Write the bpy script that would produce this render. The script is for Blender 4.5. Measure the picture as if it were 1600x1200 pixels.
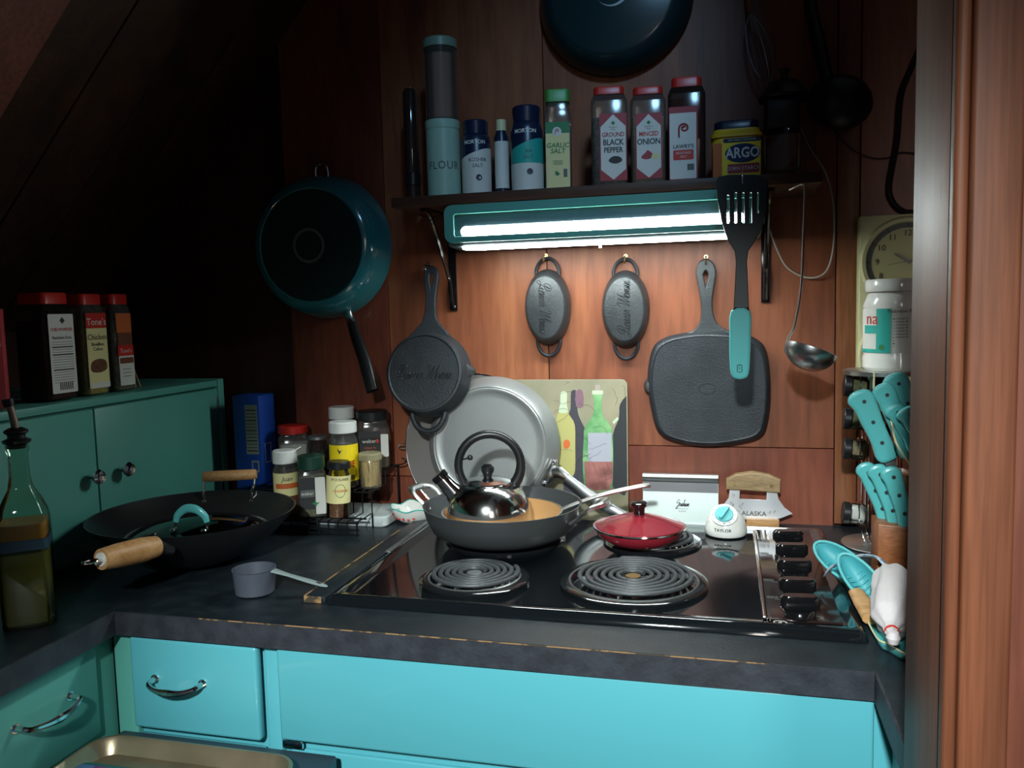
import bpy, bmesh, math, random
from mathutils import Vector, Matrix
import numpy as np
PI = math.pi
R = math.radians
random.seed(7)
SC = bpy.context.scene
COL = SC.collection
for o_ in list(bpy.data.objects):
    bpy.data.objects.remove(o_)

# ------------------------------------------------------------------ camera
FPX = 1290.0
CZ = 1.365                                   # height of the lens above the floor
def _n(v):
    return v.normalized()
cy_ = _n(Vector((335, -125, FPX)))
cx_ = Vector((5000, -11, -FPX)); cx_ = _n(cx_ - cy_ * cx_.dot(cy_))
cz_ = cx_.cross(cy_)
M3 = Matrix((cx_, cy_, cz_))                 # camera (right, down, forward) -> room axes
cam_d = bpy.data.cameras.new('camera')
cam = bpy.data.objects.new('camera', cam_d); COL.objects.link(cam)
right, down, fwd = M3.col[0], M3.col[1], M3.col[2]
cm = Matrix((( right.x, -down.x, -fwd.x, 0), (right.y, -down.y, -fwd.y, 0), (right.z, -down.z, -fwd.z, CZ), (0, 0, 0, 1)))
cam.matrix_world = cm
cam_d.sensor_width = 36
cam_d.lens = FPX / 1600 * 36
cam_d.clip_start = 0.02
SC.camera = cam

# ------------------------------------------------------------------ world, lights, exposure
wd = bpy.data.worlds.new('room_air'); SC.world = wd
wd.use_nodes = True
wd.node_tree.nodes['Background'].inputs[0].default_value = (0.55, 0.62, 0.7, 1)
wd.node_tree.nodes['Background'].inputs[1].default_value = 0.07
SC.view_settings.view_transform = 'Standard'
SC.view_settings.look = 'None'
SC.view_settings.exposure = 0.0
SC.view_settings.gamma = 1.0
SC.view_settings.use_curve_mapping = False

TUBE = 58.0                                   # strength of the under-shelf tube light
def spot(name, loc, aim, power, size, blend, rad, col):
    l = bpy.data.lights.new(name, 'SPOT')
    l.energy = power; l.spot_size = R(size); l.spot_blend = blend; l.shadow_soft_size = rad; l.color = col
    o = bpy.data.objects.new(name, l); COL.objects.link(o)
    o.location = loc
    o.rotation_euler = (Vector(aim) - Vector(loc)).to_track_quat('-Z', 'Y').to_euler()
    return o
def area(name, loc, aim, power, sx, sy, col):
    l = bpy.data.lights.new(name, 'AREA'); l.shape = 'RECTANGLE'; l.size = sx; l.size_y = sy
    l.energy = power; l.color = col
    o = bpy.data.objects.new(name, l); COL.objects.link(o)
    o.location = loc
    o.rotation_euler = (Vector(aim) - Vector(loc)).to_track_quat('-Z', 'Y').to_euler()
    return o
# ceiling spot in the room behind the camera, aimed down at the base cabinets
spot('ceiling_spot', (-0.1, -0.75, 2.0), (-0.18, 1.0, 0.74), 270, 48, 0.8, 0.05, (0.90, 1.0, 1.0))
# cool fill spot added out of view to lift the jars on the wall shelf
spot('added_shelf_fill', (0.30, -0.25, 2.75), (-0.24, 1.6, 1.70), 64, 26, 1.0, 0.12, (0.34, 0.66, 1.0))
# warm narrow fill added off to the right, only to brighten the wall end
l_ = area('added_post_fill', (0.62, -0.9, 1.45), (0.27, 0.7, 1.15), 0.75, 0.3, 0.9, (1.0, 0.93, 0.86)); l_.data.spread = R(40)

# ------------------------------------------------------------------ surveying: photograph pixel -> room point on a plane
def ray(px, py):
    return M3 @ Vector((px - 800, py - 600, FPX))
def AY(px, py, y):
    r = ray(px, py); return r * (y / r.y) + Vector((0, 0, CZ))
def AZ(px, py, z):
    r = ray(px, py); return r * ((z - CZ) / r.z) + Vector((0, 0, CZ))
def AX(px, py, x):
    r = ray(px, py); return r * (x / r.x) + Vector((0, 0, CZ))
def face(p):                                  # turn a thing's front (-Y) towards the middle of the aisle
    return math.atan2(-p.y, -p.x) + PI / 2

# ------------------------------------------------------------------ materials
MATS = {}
def mat(name, col, rough=0.5, metal=0.0, bump=0.0, bscale=60.0, col2=None, nscale=8.0, emit=0.0, stretch=(1, 1, 1), coat=0.0, spec=0.5, lo=0.35, hi=0.65, detail=4.0):
    m = bpy.data.materials.new(name); m.use_nodes = True
    nt = m.node_tree; b = nt.nodes['Principled BSDF']
    b.inputs['Base Color'].default_value = (*col, 1)
    b.inputs['Roughness'].default_value = rough
    b.inputs['Metallic'].default_value = metal
    b.inputs['Specular IOR Level'].default_value = spec
    b.inputs['Coat Weight'].default_value = coat
    b.inputs['Coat Roughness'].default_value = 0.08
    if emit:
        b.inputs['Emission Color'].default_value = (*col, 1)
        b.inputs['Emission Strength'].default_value = emit
    if col2 or bump:
        tc = nt.nodes.new('ShaderNodeTexCoord'); mp = nt.nodes.new('ShaderNodeMapping')
        mp.inputs['Scale'].default_value = stretch
        nt.links.new(tc.outputs['Object'], mp.inputs['Vector'])
    if col2:
        ns = nt.nodes.new('ShaderNodeTexNoise'); ns.inputs['Scale'].default_value = nscale; ns.inputs['Detail'].default_value = detail
        cr = nt.nodes.new('ShaderNodeValToRGB')
        cr.color_ramp.elements[0].position = lo; cr.color_ramp.elements[0].color = (*col, 1)
        cr.color_ramp.elements[1].position = hi; cr.color_ramp.elements[1].color = (*col2, 1)
        nt.links.new(mp.outputs[0], ns.inputs['Vector']); nt.links.new(ns.outputs[0], cr.inputs[0])
        nt.links.new(cr.outputs[0], b.inputs['Base Color'])
    if bump:
        n2 = nt.nodes.new('ShaderNodeTexNoise'); n2.inputs['Scale'].default_value = bscale; n2.inputs['Detail'].default_value = 3
        bp = nt.nodes.new('ShaderNodeBump'); bp.inputs['Strength'].default_value = bump; bp.inputs['Distance'].default_value = 0.002
        nt.links.new(mp.outputs[0], n2.inputs['Vector']); nt.links.new(n2.outputs[0], bp.inputs['Height'])
        nt.links.new(bp.outputs[0], b.inputs['Normal'])
    MATS[name] = m
    return m
def wood(name, c1, c2, c3, sc=3.0, rough=0.45, stretch=(6, 6, 0.35), coat=0.0):
    m = mat(name, c1, rough, coat=coat, spec=0.4)
    nt = m.node_tree; b = nt.nodes['Principled BSDF']
    tc = nt.nodes.new('ShaderNodeTexCoord'); mp = nt.nodes.new('ShaderNodeMapping'); mp.inputs['Scale'].default_value = stretch
    oi = nt.nodes.new('ShaderNodeObjectInfo'); ad = nt.nodes.new('ShaderNodeVectorMath'); ad.operation = 'ADD'
    nt.links.new(tc.outputs['Object'], mp.inputs[0])
    nt.links.new(mp.outputs[0], ad.inputs[0]); nt.links.new(oi.outputs['Random'], ad.inputs[1])
    ns = nt.nodes.new('ShaderNodeTexNoise'); ns.inputs['Scale'].default_value = sc; ns.inputs['Detail'].default_value = 5; ns.inputs['Distortion'].default_value = 0.9
    n2 = nt.nodes.new('ShaderNodeTexNoise'); n2.inputs['Scale'].default_value = sc * 12; n2.inputs['Detail'].default_value = 3
    cr = nt.nodes.new('ShaderNodeValToRGB'); e = cr.color_ramp.elements
    e[0].position = 0.3; e[0].color = (*c1, 1); e[1].position = 0.72; e[1].color = (*c3, 1)
    k = e.new(0.5); k.color = (*c2, 1)
    mx = nt.nodes.new('ShaderNodeMix'); mx.data_type = 'RGBA'; mx.blend_type = 'MULTIPLY'; mx.inputs[0].default_value = 0.45
    c2r = nt.nodes.new('ShaderNodeValToRGB'); c2r.color_ramp.elements[0].position = 0.35; c2r.color_ramp.elements[0].color = (.45, .4, .38, 1); c2r.color_ramp.elements[1].position = 0.6
    nt.links.new(ad.outputs[0], ns.inputs['Vector']); nt.links.new(ad.outputs[0], n2.inputs['Vector'])
    nt.links.new(ns.outputs[0], cr.inputs[0]); nt.links.new(n2.outputs[0], c2r.inputs[0])
    nt.links.new(cr.outputs[0], mx.inputs[6]); nt.links.new(c2r.outputs[0], mx.inputs[7])
    nt.links.new(mx.outputs[2], b.inputs['Base Color'])
    bp = nt.nodes.new('ShaderNodeBump'); bp.inputs['Strength'].default_value = 0.12; bp.inputs['Distance'].default_value = 0.002
    nt.links.new(n2.outputs[0], bp.inputs['Height']); nt.links.new(bp.outputs[0], b.inputs['Normal'])
    return m
def glass(name, tint=(1, 1, 1), refl=1.0, rough=0.04, body=0.0, bodycol=(.5, .5, .5)):
    m = bpy.data.materials.new(name); m.use_nodes = True
    nt = m.node_tree; nt.nodes.clear()
    out = nt.nodes.new('ShaderNodeOutputMaterial'); tr = nt.nodes.new('ShaderNodeBsdfTransparent'); gl = nt.nodes.new('ShaderNodeBsdfGlossy')
    tr.inputs[0].default_value = (*tint, 1); gl.inputs['Roughness'].default_value = rough
    lw = nt.nodes.new('ShaderNodeFresnel'); lw.inputs[0].default_value = 1.5
    mu = nt.nodes.new('ShaderNodeMath'); mu.operation = 'MULTIPLY'; mu.inputs[1].default_value = refl
    mx = nt.nodes.new('ShaderNodeMixShader')
    nt.links.new(lw.outputs[0], mu.inputs[0]); nt.links.new(mu.outputs[0], mx.inputs[0])
    nt.links.new(tr.outputs[0], mx.inputs[1]); nt.links.new(gl.outputs[0], mx.inputs[2])
    last = mx
    if body:
        df = nt.nodes.new('ShaderNodeBsdfDiffuse'); df.inputs[0].default_value = (*bodycol, 1)
        m2 = nt.nodes.new('ShaderNodeMixShader'); m2.inputs[0].default_value = body
        nt.links.new(mx.outputs[0], m2.inputs[1]); nt.links.new(df.outputs[0], m2.inputs[2]); last = m2
    nt.links.new(last.outputs[0], out.inputs[0])
    return m
def plain(name, hexcol, rough=0.5, **k):
    h = hexcol.lstrip('#'); c = [int(h[i:i + 2], 16) / 255 for i in (0, 2, 4)]
    c = [x / 12.92 if x <= 0.04045 else ((x + 0.055) / 1.055) ** 2.4 for x in c]
    return mat(name, tuple(c), rough, **k)

W_WALL = wood('wall_plywood', (.14, .039, .017), (.25, .076, .034), (.36, .128, .055), 1.6, 0.42, (4, 4, .45))
W_WALL2 = wood('wall_plywood_reddish', (.13, .032, .018), (.21, .056, .030), (.27, .080, .042), 1.8, 0.42, (4, 4, .5))
W_WALL3 = wood('shade_dark_plywood', (.035, .012, .007), (.06, .018, .009), (.085, .026, .012), 1.8, 0.5, (4, 4, .5))  # wall plywood with the left corner's shade put into its colour
W_TRIM = wood('pine_trim', (.18, .060, .024), (.25, .088, .036), (.31, .12, .05), 3, 0.4, (6, 6, .4))
W_DARK = wood('shade_dark_ceiling_plank', (.030, .012, .006), (.055, .021, .009), (.08, .030, .013), 2.5, 0.6, (5, 5, .5))  # colour kept very dark to carry the shade of the sloping ceiling
W_BEAM = wood('red_beam', (.16, .05, .035), (.2, .065, .045), (.24, .08, .055), 3, 0.6, (5, 5, .5))
W_DOOR = wood('door_stile_reddish', (.075, .024, .015), (.11, .034, .02), (.14, .046, .027), 1.8, 0.5, (5, 5, .4))
W_POST = wood('post_fir', (.10, .033, .016), (.15, .050, .023), (.20, .074, .034), 2.2, 0.5, (9, 9, .35))
W_POST.node_tree.nodes['Principled BSDF'].inputs['Specular IOR Level'].default_value = .22
W_DOOR.node_tree.nodes['Principled BSDF'].inputs['Specular IOR Level'].default_value = .2
W_BLOCK = wood('knife_block_wood', (.22, .07, .022), (.30, .10, .032), (.36, .13, .045), 4, 0.35, (2, 5, 5))
W_LIGHT = wood('light_handle_wood', (.42, .21, .075), (.52, .28, .11), (.58, .34, .15), 6, 0.45, (1, 6, 6))
W_OLIVE = wood('ulu_handle_wood', (.26, .17, .085), (.33, .22, .11), (.4, .28, .15), 8, 0.5, (1, 6, 6))
TEAL = mat('teal_paint', (.095, .41, .47), 0.32, bump=.08, bscale=25, coat=.25)
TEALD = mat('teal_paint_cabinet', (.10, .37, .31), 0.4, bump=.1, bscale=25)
TEALM = mat('teal_enamel', (.02, .17, .20), 0.15, coat=.6)
TEALH = mat('teal_handle_plastic', (.10, .46, .46), 0.28, coat=.3)
TEALS = mat('teal_silicone', (.12, .48, .50), 0.45)
COUNTER = mat('black_laminate', (.008, .013, .018), 0.40, col2=(.020, .028, .034), nscale=30, bump=.15, bscale=200, lo=.45, hi=.8)
EDGEM = mat('counter_edge_grey', (.016, .018, .026), 0.6, col2=(.03, .034, .045), nscale=40, bump=.3, bscale=150)
WORN = mat('worn_edge_wood', (.30, .17, .07), 0.7, col2=(.05, .035, .02), nscale=45, lo=.48, hi=.56)
BLACKG = mat('black_glass_enamel', (.006, .008, .010), 0.06, coat=.6, bump=.02, bscale=12)
PANELG = mat('control_panel_brown', (.022, .012, .011), 0.12, coat=.4)
BLACK = mat('black_plastic', (.010, .011, .012), 0.35)
BLACKS = mat('glossy_black_plastic', (.006, .006, .007), 0.1, coat=.5)
IRON = mat('cast_iron', (.019, .023, .028), 0.48, metal=.25, bump=.35, bscale=300, col2=(.029, .034, .040), nscale=20)
IRONL = mat('cast_iron_worn', (.06, .066, .07), 0.42, metal=.4, bump=.35, bscale=260, col2=(.035, .04, .043), nscale=14)
IRONT = mat('cast_iron_letters', (.009, .010, .012), 0.35, metal=.2)
CHROME = mat('chrome', (.75, .76, .77), 0.12, metal=1)
STEEL = mat('brushed_steel', (.50, .51, .51), 0.28, metal=1, bump=.05, bscale=400, stretch=(1, 8, 1))
STEELD = mat('dull_steel', (.36, .37, .37), 0.42, metal=.9, col2=(.27, .29, .29), nscale=6)
MIRROR = mat('polished_steel', (.66, .65, .64), 0.13, metal=1)
SATIN = mat('satin_aluminium', (.62, .62, .60), 0.34, metal=1)
ANOD = mat('hard_anodised', (.085, .092, .096), 0.38, metal=.5)
NONSTICK = mat('black_nonstick', (.012, .013, .014), 0.3, spec=.6)
COPPER = mat('copper_coating', (.62, .34, .14), 0.32, metal=.4)
BRASS = mat('brass', (.75, .55, .25), 0.3, metal=1)
TRAYM = mat('aged_tray_metal', (.42, .34, .22), 0.33, metal=.75, col2=(.20, .155, .10), nscale=9, lo=.3, hi=.75)
COIL = mat('burner_coil', (.060, .066, .070), 0.5, metal=.3, bump=.2, bscale=200)
BOWL = mat('drip_bowl_black', (.012, .014, .016), 0.12, metal=.3, coat=.6)
RED = mat('red_enamel', (.26, .018, .030), 0.2, coat=.5)
REDC = plain('red_cap', 'c22a22', .35)
REDL = plain('red_label', '9c2430', .5)
WHITE = plain('white_plastic', 'e4e6e2', .4)
PAPER = plain('white_label', 'd8d8d0', .6)
CREAM = plain('cream_plastic', 'd6d3a6', .45)
CREAML = plain('cream_label', 'e0d79a', .6)
YEL = plain('yellow_label', 'f2d61c', .5)
YELP = plain('yellow_plastic', 'e0b524', .4)
NAVY = plain('navy_plastic', '18233e', .3)
NAVYL = plain('navy_label', '1b2f5c', .75)
BLUE = plain('blue_card', '12439c', .45)
GREY = plain('grey_print', '5c605e', .6)
DARKP = plain('dark_print', '26262a', .6)
BROWNP = plain('brown_label', '6a3b22', .6)
GREENC = plain('green_cap', '3f8f3a', .4)
GREEND = plain('dark_green_cap', '14382c', .4)
GREENL = plain('green_print', '2e7d4c', .6)
TEALP = plain('teal_print', '2aa79a', .5)
ORANGEP = plain('orange_print', 'c9642c', .6)
PINKC = plain('pink_carton', 'b8434a', .5)
SPICE_B = mat('brown_spice', (.17, .075, .03), .9, bump=.5, bscale=500, col2=(.1, .04, .02), nscale=120)
SPICE_D = mat('dark_spice', (.06, .045, .035), .9, bump=.5, bscale=500, col2=(.16, .13, .10), nscale=160)
SPICE_G = mat('green_spice', (.10, .10, .04), .9, bump=.5, bscale=500, col2=(.2, .19, .09), nscale=160)
SPICE_T = mat('tan_spice', (.36, .28, .17), .9, bump=.5, bscale=500, col2=(.25, .18, .1), nscale=160)
SPICE_R = mat('red_spice', (.13, .02, .012), .9, bump=.5, bscale=500, col2=(.2, .035, .02), nscale=160)
SPICE_Y = mat('yellow_spice', (.5, .38, .05), .9, bump=.5, bscale=500, col2=(.32, .22, .03), nscale=160)
SALT = mat('white_salt', (.6, .58, .54), .9, bump=.3, bscale=500)
PEACH = plain('peach_content', '8f6a5c', .7)
TIN = plain('pale_green_tin', '9fc2b2', .35)
TINL = plain('tin_lid_green', '7f998a', .4)
CERAM = mat('white_ceramic', (.78, .77, .72), 0.15, coat=.5)
MARBLE = mat('grey_marble', (.62, .66, .64), 0.25, col2=(.40, .45, .44), nscale=12, lo=.35, hi=.7)
CLOTHW = mat('white_cotton', (.66, .60, .60), .9, bump=.3, bscale=300)
CLOTHB = plain('blue_cloth', '4a6f9a', .9)
CLOTHP = plain('purple_cloth', '7a3a78', .9)
CLOTHK = plain('pink_cloth', 'c2607a', .9)
CLOTHT = plain('teal_cloth', '1e6d6a', .9)
TOOTH = plain('toothpick_wood', 'd9bd7c', .7)
CORD = plain('white_cord', 'a8a49a', .5)
FLOORM = wood('floor_boards', (.10, .05, .025), (.14, .07, .035), (.18, .09, .045), 3, .5, (1, 6, 6))
GLASS = glass('clear_glass', (.93, .96, .95))
GLASSG = glass('greenish_glass', (.72, .84, .76))
GLASSL = glass('lid_glass', (.80, .88, .86), 1.6)
PLAST = glass('clear_plastic', (.86, .88, .86), .8, .12, .08, (.5, .5, .48))
PLASTD = glass('smoky_plastic', (.5, .5, .48), .8, .12, .1, (.12, .11, .1))
OIL = glass('infused_oil', (.62, .52, .20), .4, .1, .5, (.34, .26, .07))
TUBEM = mat('fluorescent_tube', (.90, 1.0, .98), .5, emit=TUBE)

# ------------------------------------------------------------------ geometry helpers: a shape is (verts, faces)
def join(*gs):
    V = []; F = []
    for v, f in gs:
        n = len(V); V += list(v); F += [tuple(i + n for i in q) for q in f]
    return V, F
def xf(g, loc=(0, 0, 0), rot=(0, 0, 0), scale=(1, 1, 1)):
    from mathutils import Euler
    m = Matrix.LocRotScale(Vector(loc), Euler(rot), Vector(scale))
    return [tuple(m @ Vector(v)) for v in g[0]], g[1]
def box(sx, sy, sz, c=(0, 0, 0)):
    x, y, z = sx / 2, sy / 2, sz / 2; a, b, d = c
    V = [(a + i * x, b + j * y, d + k * z) for i in (-1, 1) for j in (-1, 1) for k in (-1, 1)]
    return V, [(0, 1, 3, 2), (4, 6, 7, 5), (0, 4, 5, 1), (2, 3, 7, 6), (0, 2, 6, 4), (1, 5, 7, 3)]
def bx(x0, x1, y0, y1, z0, z1):
    return box(x1 - x0, y1 - y0, z1 - z0, ((x0 + x1) / 2, (y0 + y1) / 2, (z0 + z1) / 2))
def lathe(prof, n=32, a0=0.0, a1=2 * PI, sx=1.0, sy=1.0):
    full = abs(a1 - a0 - 2 * PI) < 1e-6
    m = n if full else n + 1
    V = []; F = []; rows = []
    for r, z in prof:
        if r < 1e-7:
            rows.append([len(V)]); V.append((0, 0, z))
        else:
            rows.append(list(range(len(V), len(V) + m)))
            for i in range(m):
                a = a0 + (a1 - a0) * i / n
                V.append((r * math.cos(a) * sx, r * math.sin(a) * sy, z))
    for A, B in zip(rows, rows[1:]):
        for i in range(n):
            j = (i + 1) % m if full else i + 1
            if len(A) == 1 and len(B) == 1: continue
            if len(A) == 1: F.append((A[0], B[j], B[i]))
            elif len(B) == 1: F.append((A[i], A[j], B[0]))
            else: F.append((A[i], A[j], B[j], B[i]))
    return V, F
def cyl(r, z0, z1, n=24, r2=None, bev=0.0):
    r2 = r if r2 is None else r2
    if bev: return lathe([(0, z0), (r - bev, z0), (r, z0 + bev), (r2, z1 - bev), (r2 - bev, z1), (0, z1)], n)
    return lathe([(0, z0), (r, z0), (r2, z1), (0, z1)], n)
def spline(pts, k=6, closed=False):
    P = [Vector(p) for p in pts]; n = len(P); out = []
    rng = range(n if closed else n - 1)
    for i in rng:
        if closed: p0, p1, p2, p3 = P[(i - 1) % n], P[i], P[(i + 1) % n], P[(i + 2) % n]
        else: p0, p1, p2, p3 = P[max(i - 1, 0)], P[i], P[i + 1], P[min(i + 2, n - 1)]
        for t in range(k):
            t /= k
            out.append(0.5 * ((2 * p1) + (-p0 + p2) * t + (2 * p0 - 5 * p1 + 4 * p2 - p3) * t * t + (-p0 + 3 * p1 - 3 * p2 + p3) * t ** 3))
    if not closed: out.append(P[-1])
    return out
def tube(pts, r, n=8, closed=False, flat=1.0, ref=None):
    P = [Vector(p) for p in pts]; m = len(P)
    rs = r if isinstance(r, (list, tuple)) else [r] * m
    if len(rs) != m:
        rs = [rs[min(int(i / (m - 1) * (len(rs) - 1)), len(rs) - 2)] * (1 - (i / (m - 1) * (len(rs) - 1) - min(int(i / (m - 1) * (len(rs) - 1)), len(rs) - 2))) + rs[min(int(i / (m - 1) * (len(rs) - 1)), len(rs) - 2) + 1] * (i / (m - 1) * (len(rs) - 1) - min(int(i / (m - 1) * (len(rs) - 1)), len(rs) - 2)) for i in range(m)]
    V = []; F = []; up = None
    for i in range(m):
        if closed: t = P[(i + 1) % m] - P[i - 1]
        else: t = P[min(i + 1, m - 1)] - P[max(i - 1, 0)]
        if t.length < 1e-9: t = Vector((0, 0, 1))
        t.normalize()
        if up is None:
            up = Vector(ref) if ref else (Vector((0, 0, 1)) if abs(t.z) < .9 else Vector((0, 1, 0)))
        up = (up - t * up.dot(t))
        if up.length < 1e-6: up = Vector((1, 0, 0)) - t * t.x
        up.normalize(); s = t.cross(up)
        for k in range(n):
            a = 2 * PI * k / n
            V.append(tuple(P[i] + (s * math.cos(a) + up * math.sin(a) * flat) * rs[i]))
    for i in range(m if closed else m - 1):
        j = (i + 1) % m
        for k in range(n):
            l = (k + 1) % n
            F.append((i * n + k, i * n + l, j * n + l, j * n + k))
    if not closed:
        F.append(tuple(range(n - 1, -1, -1))); F.append(tuple((m - 1) * n + k for k in range(n)))
    return V, F
def rrect(w, h, r, k=5, cx=0, cy=0):
    out = []
    for qx, qy, a in ((1, 1, 0), (-1, 1, 90), (-1, -1, 180), (1, -1, 270)):
        for i in range(k + 1):
            t = R(a + 90 * i / k)
            out.append((cx + qx * (w / 2 - r) + r * math.cos(t), cy + qy * (h / 2 - r) + r * math.sin(t)))
    return out
def loft(rings, caps=True):
    V = []; F = []; n = len(rings[0])
    for r in rings: V += [tuple(p) for p in r]
    for i in range(len(rings) - 1):
        for k in range(n):
            l = (k + 1) % n
            F.append((i * n + k, i * n + l, (i + 1) * n + l, (i + 1) * n + k))
    if caps:
        F.append(tuple(range(n - 1, -1, -1))); F.append(tuple((len(rings) - 1) * n + k for k in range(n)))
    return V, F
def prism(out, z0, z1, bev=0.0):                # outline in XY, raised along Z
    if not bev: return loft([[(x, y, z) for x, y in out] for z in (z0, z1)])
    cx = sum(p[0] for p in out) / len(out); cy = sum(p[1] for p in out) / len(out)
    w = max(abs(p[0] - cx) for p in out); s = 1 - bev / w
    ins = [((x - cx) * s + cx, (y - cy) * s + cy) for x, y in out]
    return loft([[(x, y, z0) for x, y in ins], [(x, y, z0 + bev) for x, y in out], [(x, y, z1 - bev) for x, y in out], [(x, y, z1) for x, y in ins]])
def sqbottle(w, d, r, levels, k=4):             # levels: (scale, z); rounded-rectangle section
    base = rrect(w, d, r, k)
    return loft([[(x * s, y * s, z) for x, y in base] for s, z in levels])
def plate(outer, holes=(), t=0.003, bev=0.0, smooth=False, res=6):   # outline in XZ facing -Y, thickness t
    cu = bpy.data.curves.new('c', 'CURVE'); cu.dimensions = '2D'; cu.fill_mode = 'BOTH'
    cu.extrude = max(t / 2 - bev, 0.0); cu.bevel_depth = bev; cu.bevel_resolution = 1
    for loop in [outer] + list(holes):
        s = cu.splines.new('POLY'); s.points.add(len(loop) - 1)
        for p, q in zip(s.points, loop): p.co = (q[0], q[1], 0, 1)
        s.use_cyclic_u = True
    o = bpy.data.objects.new('c', cu)
    me = bpy.data.meshes.new_from_object(o)
    V = [(v.co.x, -v.co.z, v.co.y) for v in me.vertices]; F = [tuple(p.vertices) for p in me.polygons]
    bpy.data.objects.remove(o); bpy.data.curves.remove(cu); bpy.data.meshes.remove(me)
    return V, F
def sm2(pts, k=6):                               # smooth closed 2D outline
    return [(p.x, p.y) for p in spline([(x, y, 0) for x, y in pts], k, True)]
def txt(s, size, ext=0.0002, bold=.0, shear=0.0, align='CENTER', xs=1.0, space=1.0):
    cu = bpy.data.curves.new('t', 'FONT'); cu.body = s; cu.size = size; cu.extrude = ext; cu.resolution_u = 2; cu.offset = size * bold
    cu.align_x = align; cu.align_y = 'CENTER'; cu.shear = shear; cu.space_character = space
    o = bpy.data.objects.new('t', cu)
    me = bpy.data.meshes.new_from_object(o)
    V = [(v.co.x * xs, -v.co.z, v.co.y) for v in me.vertices]; F = [tuple(p.vertices) for p in me.polygons]
    bpy.data.objects.remove(o); bpy.data.curves.remove(cu); bpy.data.meshes.remove(me)
    return V, F
def bend(g, r, z=0.0, a=0.0):                    # wrap a flat XZ shape round a cylinder of radius r
    V = []
    for x, y, zz in g[0]:
        t = x / r + a; q = r - y
        V.append((q * math.sin(t), -q * math.cos(t), zz + z))
    return V, g[1]
def cpatch(r, z0, z1, ah, a=0.0, n=14, zz=None): # a label round a cylinder, facing -Y
    V = []; F = []
    zs = [z0, z1]
    for i in range(n + 1):
        t = -ah + 2 * ah * i / n + a
        for z in zs: V.append((r * math.sin(t), -r * math.cos(t), z))
    for i in range(n): F.append((2 * i, 2 * i + 2, 2 * i + 3, 2 * i + 1))
    return V, F
LET = {
 'i': [(0, .1), (.2, .9), (.2, .25), (.35, 0), (.5, .2)], 'o': [(0, .1), (.3, .95), (.08, .6), (.15, .05), (.45, .2), (.42, .85), (.25, .9), (.62, .75)],
 'n': [(0, 0), (.1, .9), (.12, 0), (.3, .8), (.42, .85), (.42, .1), (.6, .1)], 'e': [(0, .2), (.35, .7), (.2, .95), (.08, .5), (.2, .05), (.5, .2)],
 'r': [(0, .1), (.15, 1.0), (.2, .8), (.4, .85), (.35, .2), (.55, .1)], 'm': [(0, 0), (.1, .9), (.12, 0), (.3, .85), (.38, .8), (.38, 0), (.58, .85), (.66, .8), (.68, .1), (.85, .1)],
 'a': [(.4, .8), (.15, .85), (.05, .3), (.2, .05), (.4, .7), (.42, .9), (.42, .1), (.6, .15)], 'h': [(0, .1), (.3, 1.9), (.2, 2.0), (.12, 0), (.3, .85), (.42, .8), (.42, .1), (.6, .1)],
 'P': [(.5, .9), (.2, 1.1), (.1, 1.6), (.5, 2.1), (1.1, 2.0), (1.2, 1.4), (.8, 1.0), (.5, 1.1), (.8, 1.9), (.5, .2), (.1, -.2), (-.1, .2), (.5, .4), (1.0, .1)],
 'W': [(-.1, 1.5), (.1, 2.0), (.4, 1.9), (.35, .1), (.6, .6), (1.0, 2.0), (.9, .1), (1.2, .7), (1.7, 2.1), (1.6, 1.6)],
 'G': [(.9, 1.7), (.5, 2.1), (.1, 1.4), (.2, .9), (.7, 1.1), (.9, 1.3), (.7, -.4), (.2, -.8), (.5, 0), (1.0, .3)]}
def cursive(s, h, r):                            # handwriting as a thin raised line, in XZ facing -Y, centred
    x = 0; strokes = []; cur = []
    for ch in s:
        if ch == ' ': strokes.append(cur); cur = []; x += .35; continue
        L = LET[ch]
        cur += [(x + p[0] + p[1] * .28, p[1]) for p in L]; x += L[-1][0] - .02
    strokes.append(cur)
    g = []
    for st in strokes:
        pts = spline([(a * h, 0, b * h) for a, b in st], 3)
        g.append(tube(pts, r, 4))
    V, F = join(*g)
    w = max(v[0] for v in V) + min(v[0] for v in V)
    return [(v[0] - w / 2, v[1], v[2] - h * .7) for v in V], F

# ------------------------------------------------------------------ object helpers
def ob(name, g, m, parent=None, loc=(0, 0, 0), rot=(0, 0, 0), bev=0.0, smooth=38, seg=2, label=None, solid=0.0, sub=0):
    me = bpy.data.meshes.new(name); me.from_pydata([tuple(v) for v in g[0]], [], g[1]); me.validate(); me.update()
    bm = bmesh.new(); bm.from_mesh(me)
    bmesh.ops.recalc_face_normals(bm, faces=bm.faces)
    if bev:
        ed = [e for e in bm.edges if len(e.link_faces) == 2 and e.calc_face_angle(0) > R(35)]
        bmesh.ops.bevel(bm, geom=ed, offset=bev, segments=seg, affect='EDGES', profile=.5, clamp_overlap=True)
    bm.to_mesh(me); bm.free()
    if smooth:
        for p in me.polygons: p.use_smooth = True
        me.set_sharp_from_angle(angle=R(smooth))
    me.materials.append(m)
    o = bpy.data.objects.new(name, me); COL.objects.link(o)
    o.location = loc; o.rotation_euler = rot
    if parent is not None: o.parent = parent
    if solid:
        md = o.modifiers.new('thick', 'SOLIDIFY'); md.thickness = solid; md.offset = -1
    if sub:
        md = o.modifiers.new('sub', 'SUBSURF'); md.levels = sub; md.render_levels = sub
    if label: o['label'] = label
    return o
def thing(name, label, cat, loc=(0, 0, 0), rz=0.0, group=None, rot=None):
    o = bpy.data.objects.new(name, None); COL.objects.link(o)
    o.empty_display_size = .03
    o.location = loc; o.rotation_euler = rot if rot else (0, 0, rz)
    o['label'] = label; o['category'] = cat
    if group: o['group'] = group
    return o
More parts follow.
